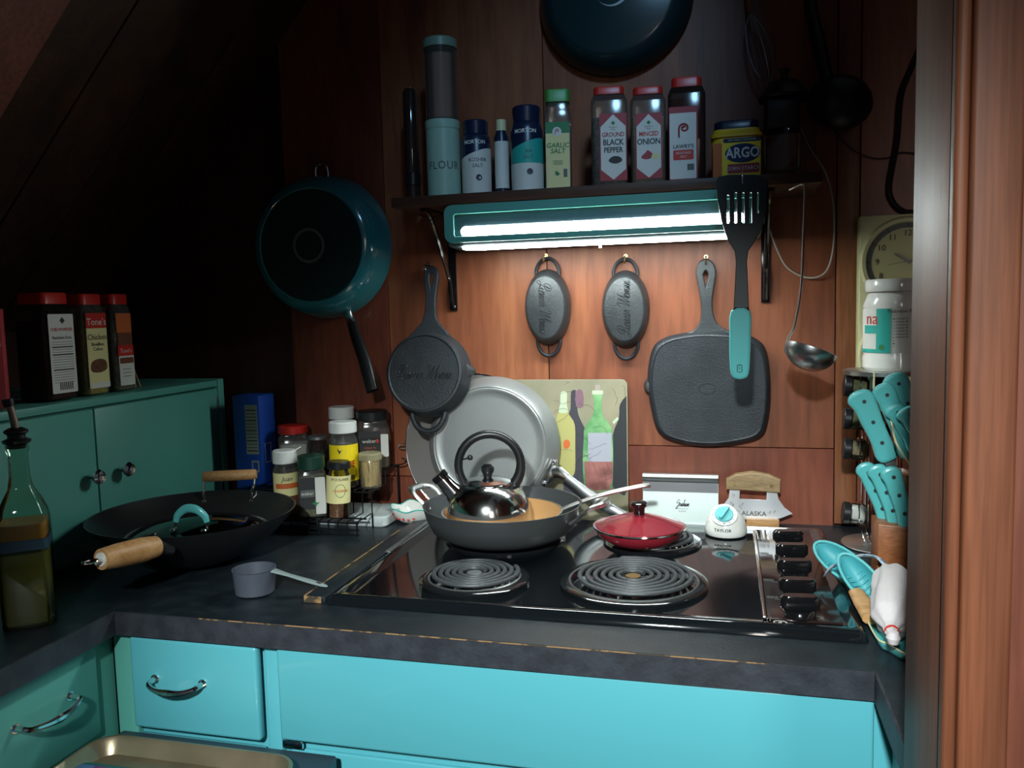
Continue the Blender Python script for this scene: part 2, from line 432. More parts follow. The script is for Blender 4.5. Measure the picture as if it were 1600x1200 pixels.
def tag(o, label, cat, group=None, kind=None):
    o['label'] = label; o['category'] = cat
    if group: o['group'] = group
    if kind: o['kind'] = kind
    return o
def struct(name, g, m, parent=None, **k):
    o = ob(name, g, m, parent, **k)
    if parent is None: o['kind'] = 'structure'
    return o
def dup(root, loc, rz=None, label=None, group=None, rot=None):
    r = root.copy(); COL.objects.link(r); r.location = loc
    if rot is not None: r.rotation_euler = rot
    elif rz is not None: r.rotation_euler = (0, 0, rz)
    if label: r['label'] = label
    if group: r['group'] = group
    for ch in root.children:
        c = ch.copy(); COL.objects.link(c); c.parent = r
        for g in ch.children:
            d = g.copy(); COL.objects.link(d); d.parent = c
    return r
# ================================================================== THE SETTING
YW = 1.70                                       # face of the back wall
CT = 0.925                                      # top of the counters
fl = struct('floor', bx(-1.9, 1.2, -2.4, 1.9, -.05, -.001), FLOORM)
for i in range(22):
    struct('plank', bx(-1.9 + i * .141 + .001, -1.9 + (i + 1) * .141 - .001, -2.4, 1.88, -.001, .004), FLOORM, fl)
wb = struct('wall_back', bx(-2.0, .95, YW + .012, YW + .09, 0, 2.7), W_DARK)
SX1, SX2, SX3, ZS = -.362, .203, .243, 1.078
def panel(x0, x1, z0, z1, m=W_WALL, th=.012, y=YW):
    return struct('panel', bx(x0 + .0008, x1 - .0008, y, y + th + .001, z0 + .0008, z1 - .0008), m, wb, bev=.0006, seg=1)
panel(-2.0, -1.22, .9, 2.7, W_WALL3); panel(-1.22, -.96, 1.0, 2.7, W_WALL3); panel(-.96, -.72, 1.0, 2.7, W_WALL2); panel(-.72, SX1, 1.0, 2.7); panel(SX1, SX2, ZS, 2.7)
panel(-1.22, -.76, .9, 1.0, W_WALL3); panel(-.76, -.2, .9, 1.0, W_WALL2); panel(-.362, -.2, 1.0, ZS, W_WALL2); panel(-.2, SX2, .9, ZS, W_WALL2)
panel(SX3 + .002, .95, .9, 2.7, W_WALL2)
struct('trim_1', bx(SX2 + .001, SX3, YW - .004, YW + .012, .93, 2.7), W_TRIM, bev=.001)
wl = struct('wall_left', bx(-1.62, -1.52, -.6, YW + .012, 0, 1.36), W_DARK)
wr = struct('wall_right', bx(.86, .95, -.6, YW + .012, 0, 2.7), W_WALL2)
# sloping ceiling: planks running up the slope
ang = math.atan(1.107)
ce = struct('ceiling', xf(bx(0, 2.3, -1.2, YW + .01, .012, .05), (-1.52, 0, 1.426 - 1.107 * .075), (0, -ang, 0)), W_DARK)
for i in range(21):
    y0 = YW + .008 - (i + 1) * .138
    struct('plank', xf(bx(0.002, 2.28, y0 + .0012, y0 + .1368, 0 - random.random() * .002, .0125), (-1.52, 0, 1.426 - 1.107 * .075), (0, -ang, 0)), W_DARK, ce, bev=.0015, seg=1)
struct('trim_2', xf(bx(.0, 2.2, .98, 1.10, -.07, -.002), (-1.52, 0, 1.426 - 1.107 * .075), (0, -ang, 0)), W_BEAM, bev=.003)
# wall end / door post in the foreground on the right
po = struct('trim_3', bx(.163, .40, .680, .792, 0, 2.6), W_POST)
struct('side_board', bx(.158, .164, .672, .796, 0, 2.6), W_POST, po, bev=.0015)
struct('casing', bx(.158, .168, .662, .680, 0, 2.6), W_POST, po, bev=.004, seg=3)
struct('casing', bx(.168, .202, .658, .680, 0, 2.6), W_POST, po, bev=.003, seg=3)
struct('casing', bx(.2025, .43, .668, .680, 0, 2.6), W_DOOR, po, bev=.003, seg=3)

# ================================================================== COUNTERS AND CABINETS
ct = thing('countertop', 'black laminate U-shaped worktop with worn grey front edge', 'countertop', (0, 1.3, CT))
def rel(g, o): return [(v[0] - o[0], v[1] - o[1], v[2] - o[2]) for v in g[0]], g[1]
O = (0, 1.3, CT)
TH = .036
outl = [(-1.52, 1.70), (-1.52, .0), (-.9, .0), (-.9, 1.024), (.173, 1.024), (.173, .80), (.86, .80), (.86, 1.70)]
inner = [(x - 0, y - 1.3) for x, y in outl]
ob('surface', prism(inner, -TH, 0), COUNTER, ct)
ob('front_edge', rel(bx(-.9, .173, 1.0205, 1.0245, CT - TH, CT - .0006), O), EDGEM, ct)
ob('front_edge', rel(bx(-.9005, -.8965, .0, 1.0205, CT - TH, CT - .0006), O), EDGEM, ct)
ob('front_edge', rel(bx(.1695, .1735, .80, 1.0205, CT - TH, CT - .0006), O), EDGEM, ct)
ob('worn_edge', rel(bx(-.75, .05, 1.0198, 1.0215, CT - .0008, CT + .0004), O), WORN, ct, label='chipped bare edge line along the front of the black worktop')
bc = thing('base_cabinet', 'turquoise painted base cabinets below the black cooktop counter', 'cabinet', (-.3, 1.36, 0))
O = (-.3, 1.36, 0)
def bcp(n, g, m=TEAL, bev=.004, parent=bc): return ob(n, rel(g, O), m, parent, bev=bev, seg=3)
bcp('body', bx(-.92, .80, 1.052, 1.69, .08, CT - TH - .001), TEAL, .001)
bcp('frame_rail', bx(-.92, .18, 1.043, 1.053, CT - TH - .012, CT - TH - .001), TEAL, .001)
bcp('frame_stile', bx(-.658, -.636, 1.040, 1.053, .10, CT - TH - .001), TEAL, .002)
bcp('frame_stile', bx(-.92, -.885, 1.040, 1.053, .10, CT - TH - .001), TEALD, .002)
dr = bcp('drawer_front', bx(-.880, -.663, 1.026, 1.042, .742, CT - TH - .004), TEAL, .005)
bcp('drawer_front', bx(-.631, .1715, 1.028, 1.042, .748, CT - TH - .002), TEAL, .004)
bcp('door_front', bx(-.880, -.663, 1.030, 1.045, .14, .728), TEAL, .004)
bcp('door_front', bx(-.625, -.16, 1.044, 1.051, .14, .728), TEAL, .004)
bcp('door_front', bx(-.155, .17, 1.044, 1.051, .14, .728), TEAL, .004)
bcp('catch', bx(-.632, -.600, 1.034, 1.040, .733, .745), CHROME, .001)
def pull(parent, off, rot=0.0, L=.082):
    a = []
    pts = spline([(-L / 2, 0, 0), (-L / 2, -.014, .000), (-L / 2 + .006, -.022, -.002), (-.02, -.027, -.005), (0, -.028, -.006), (.02, -.027, -.005), (L / 2 - .006, -.022, -.002), (L / 2, -.014, .000), (L / 2, 0, 0)], 4)
    g = tube(pts, [.0045, .004, .0035, .0045, .006, .0045, .0035, .004, .0045], 8, flat=1.0)
    g = join(g, xf(cyl(.007, 0, .002, 12), (-L / 2, 0, 0), (PI / 2, 0, 0)), xf(cyl(.007, 0, .002, 12), (L / 2, 0, 0), (PI / 2, 0, 0)))
    return ob('handle', g, CHROME, parent, off, (0, 0, rot), label='curved chrome pull')
p = AY(280, 1068, 1.026); pull(dr, (p.x - O[0], 1.026 - O[1], p.z - O[2] + .004), 0)
lc = thing('base_cabinet', 'shadowed turquoise base cabinet of the left counter with a chrome drawer pull', 'cabinet', (-1.2, .5, 0))
O = (-1.2, .5, 0)
ob('body', rel(bx(-1.50, -.925, 0.0, 1.045, .08, CT - TH - .001), O), TEALD, lc, bev=.001)
ld = ob('drawer_front', rel(bx(-.93, -.9155, .76, 1.0, .742, CT - TH - .004), O), TEALD, lc, bev=.004)
ob('drawer_front', rel(bx(-.93, -.9155, .1, .75, .742, CT - TH - .004), O), TEALD, lc, bev=.004)
ob('door_front', rel(bx(-.93, -.9155, .1, 1.0, .14, .728), O), TEALD, lc, bev=.004)
p = AX(68, 1112, -.915); pull(ld, (-.9155 - O[0], p.y - O[1], p.z - O[2]), PI / 2, .095)
rc = thing('base_cabinet', 'turquoise base cabinet of the right counter behind the wooden post', 'cabinet', (.5, 1.0, 0))
ob('body', rel(bx(.195, .84, .81, 1.045, .08, CT - TH - .001), (.5, 1.0, 0)), TEALD, rc, bev=.001)
# small cabinet standing on the left counter
wc = thing('counter_cabinet', 'green painted two-door cabinet standing on the left counter', 'cabinet', (-1.31, 1.25, CT))
O = (-1.31, 1.25, CT); XF = -1.125
def wcp(n, g, m=TEALD, bev=.002, parent=wc, **k): return ob(n, rel(g, O), m, parent, bev=bev, **k)
wcp('body', bx(-1.50, XF - .012, .62, 1.645, CT + .001, 1.207))
wcp('top_board', bx(-1.515, XF, .61, 1.66, 1.207, 1.222))
wcp('side_panel', bx(-1.515, XF + .003, 1.646, 1.668, CT + .001, 1.224))
d1 = wcp('door', bx(XF - .012, XF + .004, 1.262, 1.642, CT + .012, 1.204), bev=.004)
d2 = wcp('door', bx(XF - .012, XF + .004, .68, 1.2595, CT + .012, 1.204), bev=.004)
kp = lathe([(0, .0), (.005, .0), (.005, .010), (.013, .020), (.014, .024), (.0105, .029), (0, .025)], 20)
for d_, px_, py_ in ((d1, 197, 733), (d2, 150, 745)):
    p = AX(px_, py_, XF + .02)
    ob('knob', xf(kp, rot=(0, PI / 2, 0)), CHROME, d_, (XF + .004 - O[0], p.y - O[1], p.z - O[2]), label='chrome cone knob')
for zz in (1.165, .985):
    h = [(XF + .006, 1.636, zz + t) for t in (-.022, -.012, 0, .012, .022)]
    wcp('hinge', tube([Vector(q) for q in h], [.001, .0025, .0022, .0025, .001], 8), CHROME, 0, d1)

# ================================================================== SHELF, LAMP
SZ = 1.584                                     # top of the shelf
SF = 1.50                                      # front edge of the shelf
SL, SR = -.622, .157
sh = thing('wall_shelf', 'dark wooden wall shelf carrying spice jars above the tube light', 'shelf', ((SL + SR) / 2, 1.6, 1.56))
O = ((SL + SR) / 2, 1.6, 1.56)
W_SHELF = wood('dark_shelf_wood', (.05, .022, .014), (.08, .035, .02), (.11, .05, .03), 3, .5, (.4, 6, 6))
ob('board', rel(bx(SL, SR, SF, YW - .001, SZ - .019, SZ), O), W_SHELF, sh, bev=.001)
for px_ in (708, 1196):
    p = AY(px_, 485 if px_ < 900 else 472, 1.69)
    x = p.x
    prof = [Vector((x, 1.690, 1.372)), Vector((x, 1.680, 1.40)), Vector((x, 1.672, 1.43)), Vector((x, 1.640, 1.47)), Vector((x, 1.600, 1.52)), Vector((x, 1.56, 1.555)), Vector((x, 1.53, 1.5635))]
    g = join(bx(x - .008, x + .008, 1.694, 1.699, p.z, 1.564), bx(x - .008, x + .008, 1.53, 1.69, 1.560, 1.5645), tube(spline(prof, 4), .0045, 8))
    b_ = ob('bracket', rel(g, O), BLACKS, sh)
    ob('screw', rel(xf(lathe([(0, .0035), (.003, .003), (.0045, 0)], 14), (x, 1.694, p.z + .008), (PI / 2, 0, 0)), O), CHROME, b_)
x0 = AY(700, 345, 1.52).x; x1 = AY(1193, 330, 1.52).x
lf = thing('under_shelf_light', 'teal under-shelf fluorescent light fixture, lit, between two black brackets', 'lamp', ((x0 + x1) / 2, 1.58, 1.482))
O = ((x0 + x1) / 2, 1.58, 1.482)
hx = (x1 - x0) / 2
FIX = mat('fixture_blue_teal', (.07, .13, .15), .5)
# housing: extruded side profile
side = [(1.508, 1.563), (1.693, 1.563), (1.693, 1.50), (1.60, 1.484), (1.565, 1.484), (1.512, 1.487), (1.506, 1.492)]
g = loft([[(x, y, z) for y, z in side] for x in (x0 + .003, x1 - .003)])
ob('housing', rel(g, O), FIX, lf, bev=.002)
# front frame with rounded corners
fo = rrect(2 * hx, .068, .014, 6, 0, 1.528 - 1.482); fi = rrect(2 * hx - .034, .044, .006, 6, 0, 1.525 - 1.482)
ob('front_frame', xf(plate(fo, [fi], .005, .0012), (0, 1.5015 - 1.58, 0)), TEALD, lf)
tx0 = AY(719, 366, 1.5).x; tx1 = AY(1163, 340, 1.5).x; tw = tx1 - tx0
ob('tube', xf(plate(rrect(tw, .0175, .0085, 6), [], .0016, .0003), ((tx0 + tx1) / 2 - O[0], 1.5068 - O[1], 1.5135 - O[2])), TUBEM, lf)
ob('lower_tube', rel(bx(tx0 - .002, tx1 - .002, 1.514, 1.553, 1.481, 1.4885), O), TUBEM, lf, bev=.003)
ob('switch', rel(xf(cyl(.004, -.008, 0, 12, bev=.001), (AY(935, 393, 1.55).x, 1.575, 1.484)), O), CHROME, lf)
# wiring
def cordob(name, pts, r, m, label, cat='cord', k=6): return tag(ob(name, tube(spline(pts, k), r, 8), m), label, cat)
cordob('power_cord', [AY(1200, 352, 1.66), AY(1212, 385, 1.685), AY(1230, 418, 1.69), AY(1262, 434, 1.69), AY(1290, 425, 1.69), AY(1302, 385, 1.69), AY(1302, 320, 1.69), AY(1290, 270, 1.694), AY(1262, 225, 1.694), AY(1243, 175, 1.694), AY(1240, 150, 1.694)], .0017, CORD, 'pale grey lamp cord looping down the wall behind the ladle')
cordob('cable', [AY(1445, 60, 1.69), AY(1425, 105, 1.69), AY(1408, 150, 1.69), AY(1402, 220, 1.69), AY(1390, 290, 1.69), AY(1397, 318, 1.69), AY(1415, 331, 1.69), AY(1440, 330, 1.69)], .005, BLACK, 'thick black cable looping above the cream wall clock')
cordob('wire', [AY(1268, 150, 1.69), AY(1290, 188, 1.69), AY(1325, 228, 1.69), AY(1360, 246, 1.69), AY(1390, 246, 1.69), AY(1410, 238, 1.69), AY(1445, 242, 1.69)], .0012, BLACK, 'thin dark wire sagging across the wall above the clock')

# ================================================================== COOKTOP
CX0, CX1, CY0, CY1 = -.592, .178, 1.108, 1.632
ck = thing('cooktop', 'black four-burner electric coil cooktop set into the counter', 'cooktop', (-.2, 1.37, CT))
O = (-.2, 1.37, CT); ZT = CT + .012
def ckp(n, g, m, bev=0.0, parent=ck, **k): return ob(n, rel(g, O), m, parent, bev=bev, **k)
rim = rrect(CX1 - CX0, CY1 - CY0, .008, 3, (CX0 + CX1) / 2, (CY0 + CY1) / 2)
def ins(d): return rrect(CX1 - CX0 - 2 * d, CY1 - CY0 - 2 * d, .008, 3, (CX0 + CX1) / 2, (CY0 + CY1) / 2)
lv = [(rim, CT + .0005), (ins(.002), CT + .008), (ins(.008), ZT + .001), (ins(.016), ZT + .0015), (ins(.030), ZT - .003), ]
ckp('top', loft([[(x, y, z) for x, y in o] for o, z in lv]), BLACKG)
ZP = ZT - .003                                  # the sunken top face
ckp('divider', bx(.047, .0525, 1.14, 1.585, ZP, ZP + .006), CHROME, .002)
ckp('control_panel', bx(.0535, .150, 1.142, 1.60, ZP, ZP + .0035), PANELG, .001)
for y in (1.136, 1.592):
    ckp('screw', xf(lathe([(0, .003), (.003, .0025), (.0045, 0)], 12), (.0565, y, ZP + .0035)), CHROME)
def burner(cx, cy, rc, turns, rb, cap=False):
    z = ZP
    b = ckp('drip_bowl', xf(lathe([(rb, 0), (rb + .001, .004), (rb - .004, .0068), (rb - .013, .006), (rb - .020, -.001), (rb * .55, -.0015 + .0016), (0, .0012)], 48), (cx, cy, z)), BOWL)
    ckp('chrome_ring', xf(lathe([(rb - .0125, .0062), (rb - .0145, .0078), (rb - .0165, .006)], 48), (cx, cy, z)), STEELD, parent=b)
    pts = []; n = int(turns * 28)
    for i in range(n + 1):
        t = i / n; a = 2 * PI * turns * t + .6; r = .018 + (rc - .018) * t
        pts.append((cx + r * math.cos(a), cy + r * math.sin(a), z + .0125))
    a = 2 * PI * turns + .6
    pts.append((cx + (rc + .004) * math.cos(a + .1), cy + (rc + .004) * math.sin(a + .1), z + .007))
    c = ckp('coil', tube(pts, .0041, 8, flat=.8), COIL)
    sup = []
    for k in range(3):
        sup.append(xf(bx(.010, rc + .003, -.001, .001, z + .002, z + .0095), (cx, cy, 0), (0, 0, 2 * PI * k / 3 + .4)))
    ckp('support', join(*sup), STEELD, parent=c)
    ckp('medallion', xf(cyl(.0125, 0, .003, 20, bev=.0008), (cx, cy, z + .009)), BRASS if cap else STEELD, parent=c)
BUR = {'fl': (-.393, 1.236), 'fr': (-.142, 1.264), 'br': (-.132, 1.492), 'bl': (-.405, 1.478)}
burner(*BUR['fl'], .071, 5, .088); burner(*BUR['fr'], .093, 6.2, .114, True); burner(*BUR['br'], .071, 5, .088); burner(*BUR['bl'], .093, 6, .112)
for px_, py_ in ((1231, 848), (1237, 870), (1241, 896), (1246, 927), (1250, 955)):
    p = AZ(px_, py_, ZP + .01)
    k_ = ckp('knob', xf(join(cyl(.0215, 0, .011, 28, r2=.0195, bev=.0015), xf(prism(rrect(.052, .019, .0090), .008, .029, .004), rot=(0, 0, .1))), (p.x, p.y, ZP + .0035)), BLACKS)
# printed marks beside the knobs, and the maker's oval
for px_, py_, t_ in ((1190, 842, 'OFF'), (1194, 864, 'HI'), (1201, 906, 'OFF'), (1207, 933, 'HI')):
    p = AZ(px_, py_, ZP + .004)
    fr = plate(rrect(.015, .008, .0008, 2), [rrect(.0138, .0068, .0006, 2)], .0003)
    ckp('panel_print', xf(join(fr, xf(txt('REAR' if py_ < 880 else 'FRONT', .0042), (0, 0, .0)), ), (p.x, p.y, ZP + .0039), (-PI / 2, 0, 0)), GREY)
    ckp('panel_print', xf(txt('SURFACE' if t_ == 'OFF' else 'BURNER', .0026), (p.x + .008, p.y - .008, ZP + .0039), (-PI / 2, 0, 0)), GREY)
p = AZ(1219, 972, ZP + .004)
ov = [(.009 * math.cos(t * PI / 14), .0055 * math.sin(t * PI / 14)) for t in range(28)]; ov2 = [(x * .85, y * .8) for x, y in ov]
ckp('maker_mark', xf(join(plate(ov, [ov2], .0003), cursive('ea', .004, .0003)), (p.x, p.y, ZP + .0039), (-PI / 2, 0, 0)), PAPER, label='small silver oval maker mark')
p = AZ(1262, 962, ZP + .004)
ckp('panel_print', xf(join(txt('SURFACE UNIT ON', .0035), xf(txt('LIGHT', .0035), (0, 0, -.004))), (p.x, p.y, ZP + .0039), (-PI / 2, 0, 0)), GREY)
ckp('indicator_light', xf(plate([(x * .6, y * .6) for x, y in ov], [], .0004), (p.x, p.y - .010, ZP + .0039), (-PI / 2, 0, 0)), REDL)
# worn black wooden strip along the cooktop's left side
st = thing('filler_strip', 'raised black wooden strip with bare chipped edge left of the cooktop', 'trim', (-.609, 1.37, CT))
ob('strip', rel(bx(-.628, -.594, 1.112, 1.635, CT + .0003, CT + .010), (-.609, 1.37, CT)), COUNTER, st, bev=.001)
ob('bare_edge', rel(bx(-.6295, -.627, 1.113, 1.50, CT + .0006, CT + .0106), (-.609, 1.37, CT)), WORN, st)
ob('bare_edge', rel(bx(-.6285, -.600, 1.1105, 1.113, CT + .0006, CT + .0102), (-.609, 1.37, CT)), WORN, st)
ob('metal_inlay', rel(bx(-.5955, -.586, 1.345, 1.575, CT + .010, CT + .0135), (-.609, 1.37, CT)), STEELD, st, bev=.001)
# ================================================================== HANGING ON THE WALL
def loc2(pts, Y, o):                            # photographed outline -> XZ outline on plane y=Y about o
    out = []
    for a, b in pts:
        p = AY(a, b, Y); out.append((p.x - o.x, p.z - o.z))
    return out
FX = (PI / 2, 0, 0)                              # lathe axis turned to point at the room (-Y)
def hook(px_, py_, lab, m=BRASS):
    p = AY(px_, py_, 1.69)
    pts = spline([(0, .009, .004), (0, -.006, .004), (0, -.012, -.001), (0, -.014, -.009), (0, -.020, -.012), (0, -.025, -.004)], 4)
    g = join(tube(pts, .0012, 8), xf(cyl(.004, 0, .0015, 12), (0, .009, .004), FX))
    return tag(ob('cup_hook', g, m, None, (p.x, p.y, p.z)), lab, 'hook', 'cup hooks in the back wall')
hook(668, 416, 'small steel cup hook holding the round cast iron skillet', CHROME)
hook(852, 402, 'small brass cup hook holding the left oval pan')
hook(977, 403, 'small brass cup hook holding the right oval pan')
hook(1103, 404, 'small brass cup hook holding the square griddle')
# --- round cast iron skillet, bottom to the room
c = AY(673, 585, 1.632); r = .0900
sk = thing('cast_iron_skillet', 'round black cast iron skillet hanging bottom outwards with teardrop-hole handle', 'skillet', c, rot=(R(-10.5), 0, 0))
ob('pan_body', xf(lathe([(r - .004, .002), (r, 0), (r + .001, .004), (r - .003, .012), (r - .007, .040), (r - .009, .043), (r - .013, .0438), (r - .015, .0422), (0, .0422)], 56), rot=FX), IRON, sk)
ob('lettering', xf(cursive('Pioneer Woman', .0140, .0005), (0, -.0425, -.004)), IRONT, sk)
hp = [(-30, 57), (-26, 66), (-13, 80), (-8, 96), (-7, 120), (-9, 140), (-10.5, 155), (-8, 165), (0, 169.5), (8, 165), (10.5, 155), (9, 140), (7, 120), (8, 96), (13, 80), (26, 66), (30, 57), (0, 50)]
K = .00135
hh = [(0, 132), (3, 140), (4.8, 150), (4, 157), (0, 161), (-4, 157), (-4.8, 150), (-3, 140)]
tz = [(x * K, z * K) for x, z in hp]
ob('handle', xf(plate(sm2(tz, 4), [sm2([(x * K, z * K) for x, z in hh], 4)], .009, .0022), (-.002, -.006, 0)), IRON, sk)
for s in (-1, 1):
    ob('pour_spout', xf(loft([[(s * (r - .006), -.018 + .0, -.014), (s * (r - .006), .0, -.018), (s * (r - .006), .0, .018), (s * (r - .006), -.018, .014)], [(s * (r + .010), -.004, -.002), (s * (r + .010), .0, -.003), (s * (r + .010), .0, .003), (s * (r + .010), -.004, .002)]]), (0, 0, .006)), IRONL, sk, bev=.002)
lp = [(-.036, -.006, -.078), (-.034, -.007, -.092), (-.022, -.008, -.112), (0, -.008, -.120), (.022, -.008, -.112), (.034, -.007, -.092), (.036, -.006, -.078)]
ob('helper_handle', tube(spline(lp, 5), .0062, 10, flat=.8), IRON, sk)
# --- two oval mini pans
def oval(px_, py_, lab, up):
    c = AY(px_, py_, 1.694)
    t = thing('oval_cast_iron_dish', lab, 'pan', c, group='oval cast iron dishes under the tube light')
    a, b = .0485, .0785
    body = lathe([(.97, 0), (1.0, .002), (1.0, .006), (.95, .018), (.88, .029), (.82, .034), (.78, .0352), (0, .0352)], 48)
    body = [(v[0] * (a if abs(v[0]) < 2 else 1), v[1] * b, v[2]) for v in body[0]], body[1]
    body = [(v[0], v[1] * (1 - .0 * v[2]), v[2]) for v in body[0]], body[1]
    ob('dish_body', xf(body, rot=FX), IRONL, t)
    for s in (-1, 1):
        lp = [(-.024, -.003, .066), (-.023, -.003, .080), (-.014, -.004, .095), (0, -.004, .101), (.014, -.004, .095), (.023, -.003, .080), (.024, -.003, .066)]
        ob('loop_handle', tube(spline([(x, y, z * s) for x, y, z in lp], 4), .0036, 8), IRON, t)
    ob('lettering', xf(cursive('Pioneer Woman', .0125, .00055), (0.004 if up else -.004, -.0355, 0), (0, -PI / 2 if up else PI / 2, 0)), IRONT, t)
    return t
oval(857, 480, 'oval cast iron dish under the light, left one, its script reading downwards', False)
oval(978, 483, 'oval cast iron dish under the light, right one, its script reading upwards', True)
# --- square griddle
c = AY(1107, 606, 1.690)
gr = thing('square_griddle', 'square cast iron griddle hanging bottom outwards by its long handle', 'griddle', c)
sq = [(1020, 545), (1040, 527), (1075, 519), (1105, 517), (1145, 519), (1180, 528), (1198, 550), (1204, 605), (1200, 655), (1188, 682), (1150, 693), (1105, 697), (1060, 691), (1030, 676), (1018, 640), (1012, 590)]
o1 = loc2(sq, 1.69, c); o1s = sm2(o1, 4)
def sc2(o, k, dx=0): return [(x * k + dx, z * k) for x, z in o]
g = loft([[(x * k, -y, z * k) for x, z in o1s] for k, y in ((.985, 0), (1.0, .003), (1.0, .007), (.965, .017), (.93, .021), (.915, .0215), (.905, .0203))])
ob('griddle_body', g, IRON, gr)
hp = [(1076, 523), (1085, 518), (1095, 505), (1098, 490), (1097, 470), (1092, 440), (1090, 425), (1094, 412), (1103, 407), (1112, 412), (1117, 425), (1115, 440), (1111, 470), (1113, 490), (1119, 506), (1132, 516), (1142, 523), (1105, 540)]
hh = [(1103, 455), (1099, 440), (1097, 429), (1103, 421), (1109, 429), (1107, 440)]
ob('handle', xf(plate(sm2(loc2(hp, 1.69, c), 4), [sm2(loc2(hh, 1.69, c), 4)], .011, .0028), (0, -.0075, 0)), IRONL, gr)
ob('maker_ring', xf(plate([(.016 * math.cos(i * PI / 16), .011 * math.sin(i * PI / 16)) for i in range(32)], [[(.0148 * math.cos(i * PI / 16), .0098 * math.sin(i * PI / 16)) for i in range(32)]], .0006), (-.002, -.0205, .000)), IRONT, gr)
p = AY(1010, 605, 1.69)
ob('pour_lip', xf(lathe([(0, .016), (.006, .014), (.011, 0), (0, 0)], 16, sy=1.6), (p.x - c.x + .006, 0, .003), FX), IRONL, gr)
# --- teal dutch skillet in the dark
c = AY(510, 387, 1.688); r = .155
gp = thing('teal_enamel_skillet', 'large teal enamel frying pan hanging in the dark above the spice rack', 'frying pan', c)
ob('pan_body', xf(lathe([(r - .004, .004), (r, 0), (r + .002, .003), (r - .001, .02), (r - .010, .055), (r - .022, .070), (r - .034, .074), (r - .036, .0725), (0, .0725)], 64), rot=FX), TEALM, gp)
ob('base_plate', xf(lathe([(r - .0365, .0720), (r - .037, .0731), (0, .0731)], 64), rot=FX), mat('pan_base_black_teal', (.005, .022, .024), .4), gp, label='black-teal flat base of the teal pan')  # base coloured much darker than the pan's sides
ring = lathe([(.031, 0), (.031, .0008), (.037, .0008), (.037, 0)], 40)
ob('maker_ring', xf(ring, (-.004, -.0731, 0), FX), STEELD, gp)
h0 = AY(546, 492, 1.66) - c; h1 = AY(556, 525, 1.64) - c; h2 = AY(570, 565, 1.62) - c; h3 = AY(582, 611, 1.60) - c
ob('handle_socket', tube([h0 + Vector((-.006, .01, .03)), h0 + Vector((-.001, .0, .004)), h0 + (h1 - h0) * .4], [.006, .009, .011], 12), CHROME, gp)
ob('handle', tube(spline([h0 + (h1 - h0) * .3, h1, h2, h3], 6), [.011, .012, .0135, .0145, .014], 14, flat=.6, ref=(0, 1, 0)), BLACK, gp)
ob('hanging_loop', tube(spline([(-.015, -.004, r - .003), (-.013, -.006, r + .018), (0, -.006, r + .026), (.013, -.006, r + .018), (.015, -.004, r - .003)], 5), .003, 8), CHROME, gp)
# --- large dark skillet above the shelf
c = AY(962, -5, 1.688); r = .150
dp = thing('dark_skillet', 'large dark green frying pan hanging on the wall above the shelf', 'frying pan', c)
ob('pan_body', xf(lathe([(r - .004, .004), (r, 0), (r + .002, .003), (r - .004, .02), (r - .022, .045), (r - .036, .050), (0, .049)], 64), rot=FX), mat('dark_green_enamel', (.008, .03, .034), .25, coat=.3), dp)
ob('maker_ring', xf(ring, (-.004, -.0485, 0), FX), STEELD, dp)
ob('handle', tube(spline([(.0, -.006, r - .004), (0, -.02, r + .05), (0, -.026, r + .12), (0, -.02, r + .18)], 6), [.010, .012, .014, .012], 12, flat=.6, ref=(0, 1, 0)), BLACK, dp)
# --- slotted turner hooked on the shelf front
c = AY(1160, 330, 1.462)
sp = thing('slotted_turner', 'black slotted turner with turquoise handle hanging in front of the lit tube', 'spatula', c)
bl = [(1120, 284), (1124, 277), (1140, 274), (1180, 274), (1194, 277), (1199, 286), (1197, 320), (1190, 355), (1178, 378), (1168, 392), (1166, 410), (1168, 450), (1169, 485), (1147, 485), (1149, 450), (1151, 410), (1149, 392), (1138, 375), (1128, 345), (1122, 310)]
slots = []
for a, b in ((1134.5, 1140.5), (1146.5, 1152.5), (1158, 1164), (1169.5, 1175.5), (1181, 1186)):
    lo = 350 if a < 1180 else 335
    hi = 300 if a > 1140 else 304
    slots.append(loc2(rrect(b - a, lo - hi, 2.6, 3, (a + b) / 2, (lo + hi) / 2), 1.462, c))
ob('blade', plate(loc2(bl, 1.462, c), slots, .0035, .0012), BLACK, sp)
p0 = AY(1157.5, 484, 1.462) - c; p1 = AY(1156.5, 588, 1.462) - c
ob('collar', xf(plate(loc2(rrect(21, 6, 2.5, 3, 1158, 485), 1.462, c), [], .013, .003)), CHROME, sp)
hnd = [(1146, 488), (1168, 488), (1169, 520), (1168, 560), (1166, 583), (1160, 588), (1151, 588), (1146, 583), (1144, 560), (1144, 520)]
ob('handle', plate(sm2(loc2(hnd, 1.462, c), 3), [loc2(rrect(7, 11, 2, 3, 1155.5, 575), 1.462, c)], .016, .0045), TEALH, sp)
ob('hole_rim', plate(loc2(rrect(8.4, 12.4, 2.4, 3, 1155.5, 575), 1.462, c), [loc2(rrect(6.4, 10.4, 1.6, 3, 1155.5, 575), 1.462, c)], .0175), CHROME, sp)
ob('hanger', tube(spline([(0, .012, .062), (0, .006, .068), (0, -.001, .060), (.0, -.002, .045)], 4), .0012, 6), CHROME, sp)
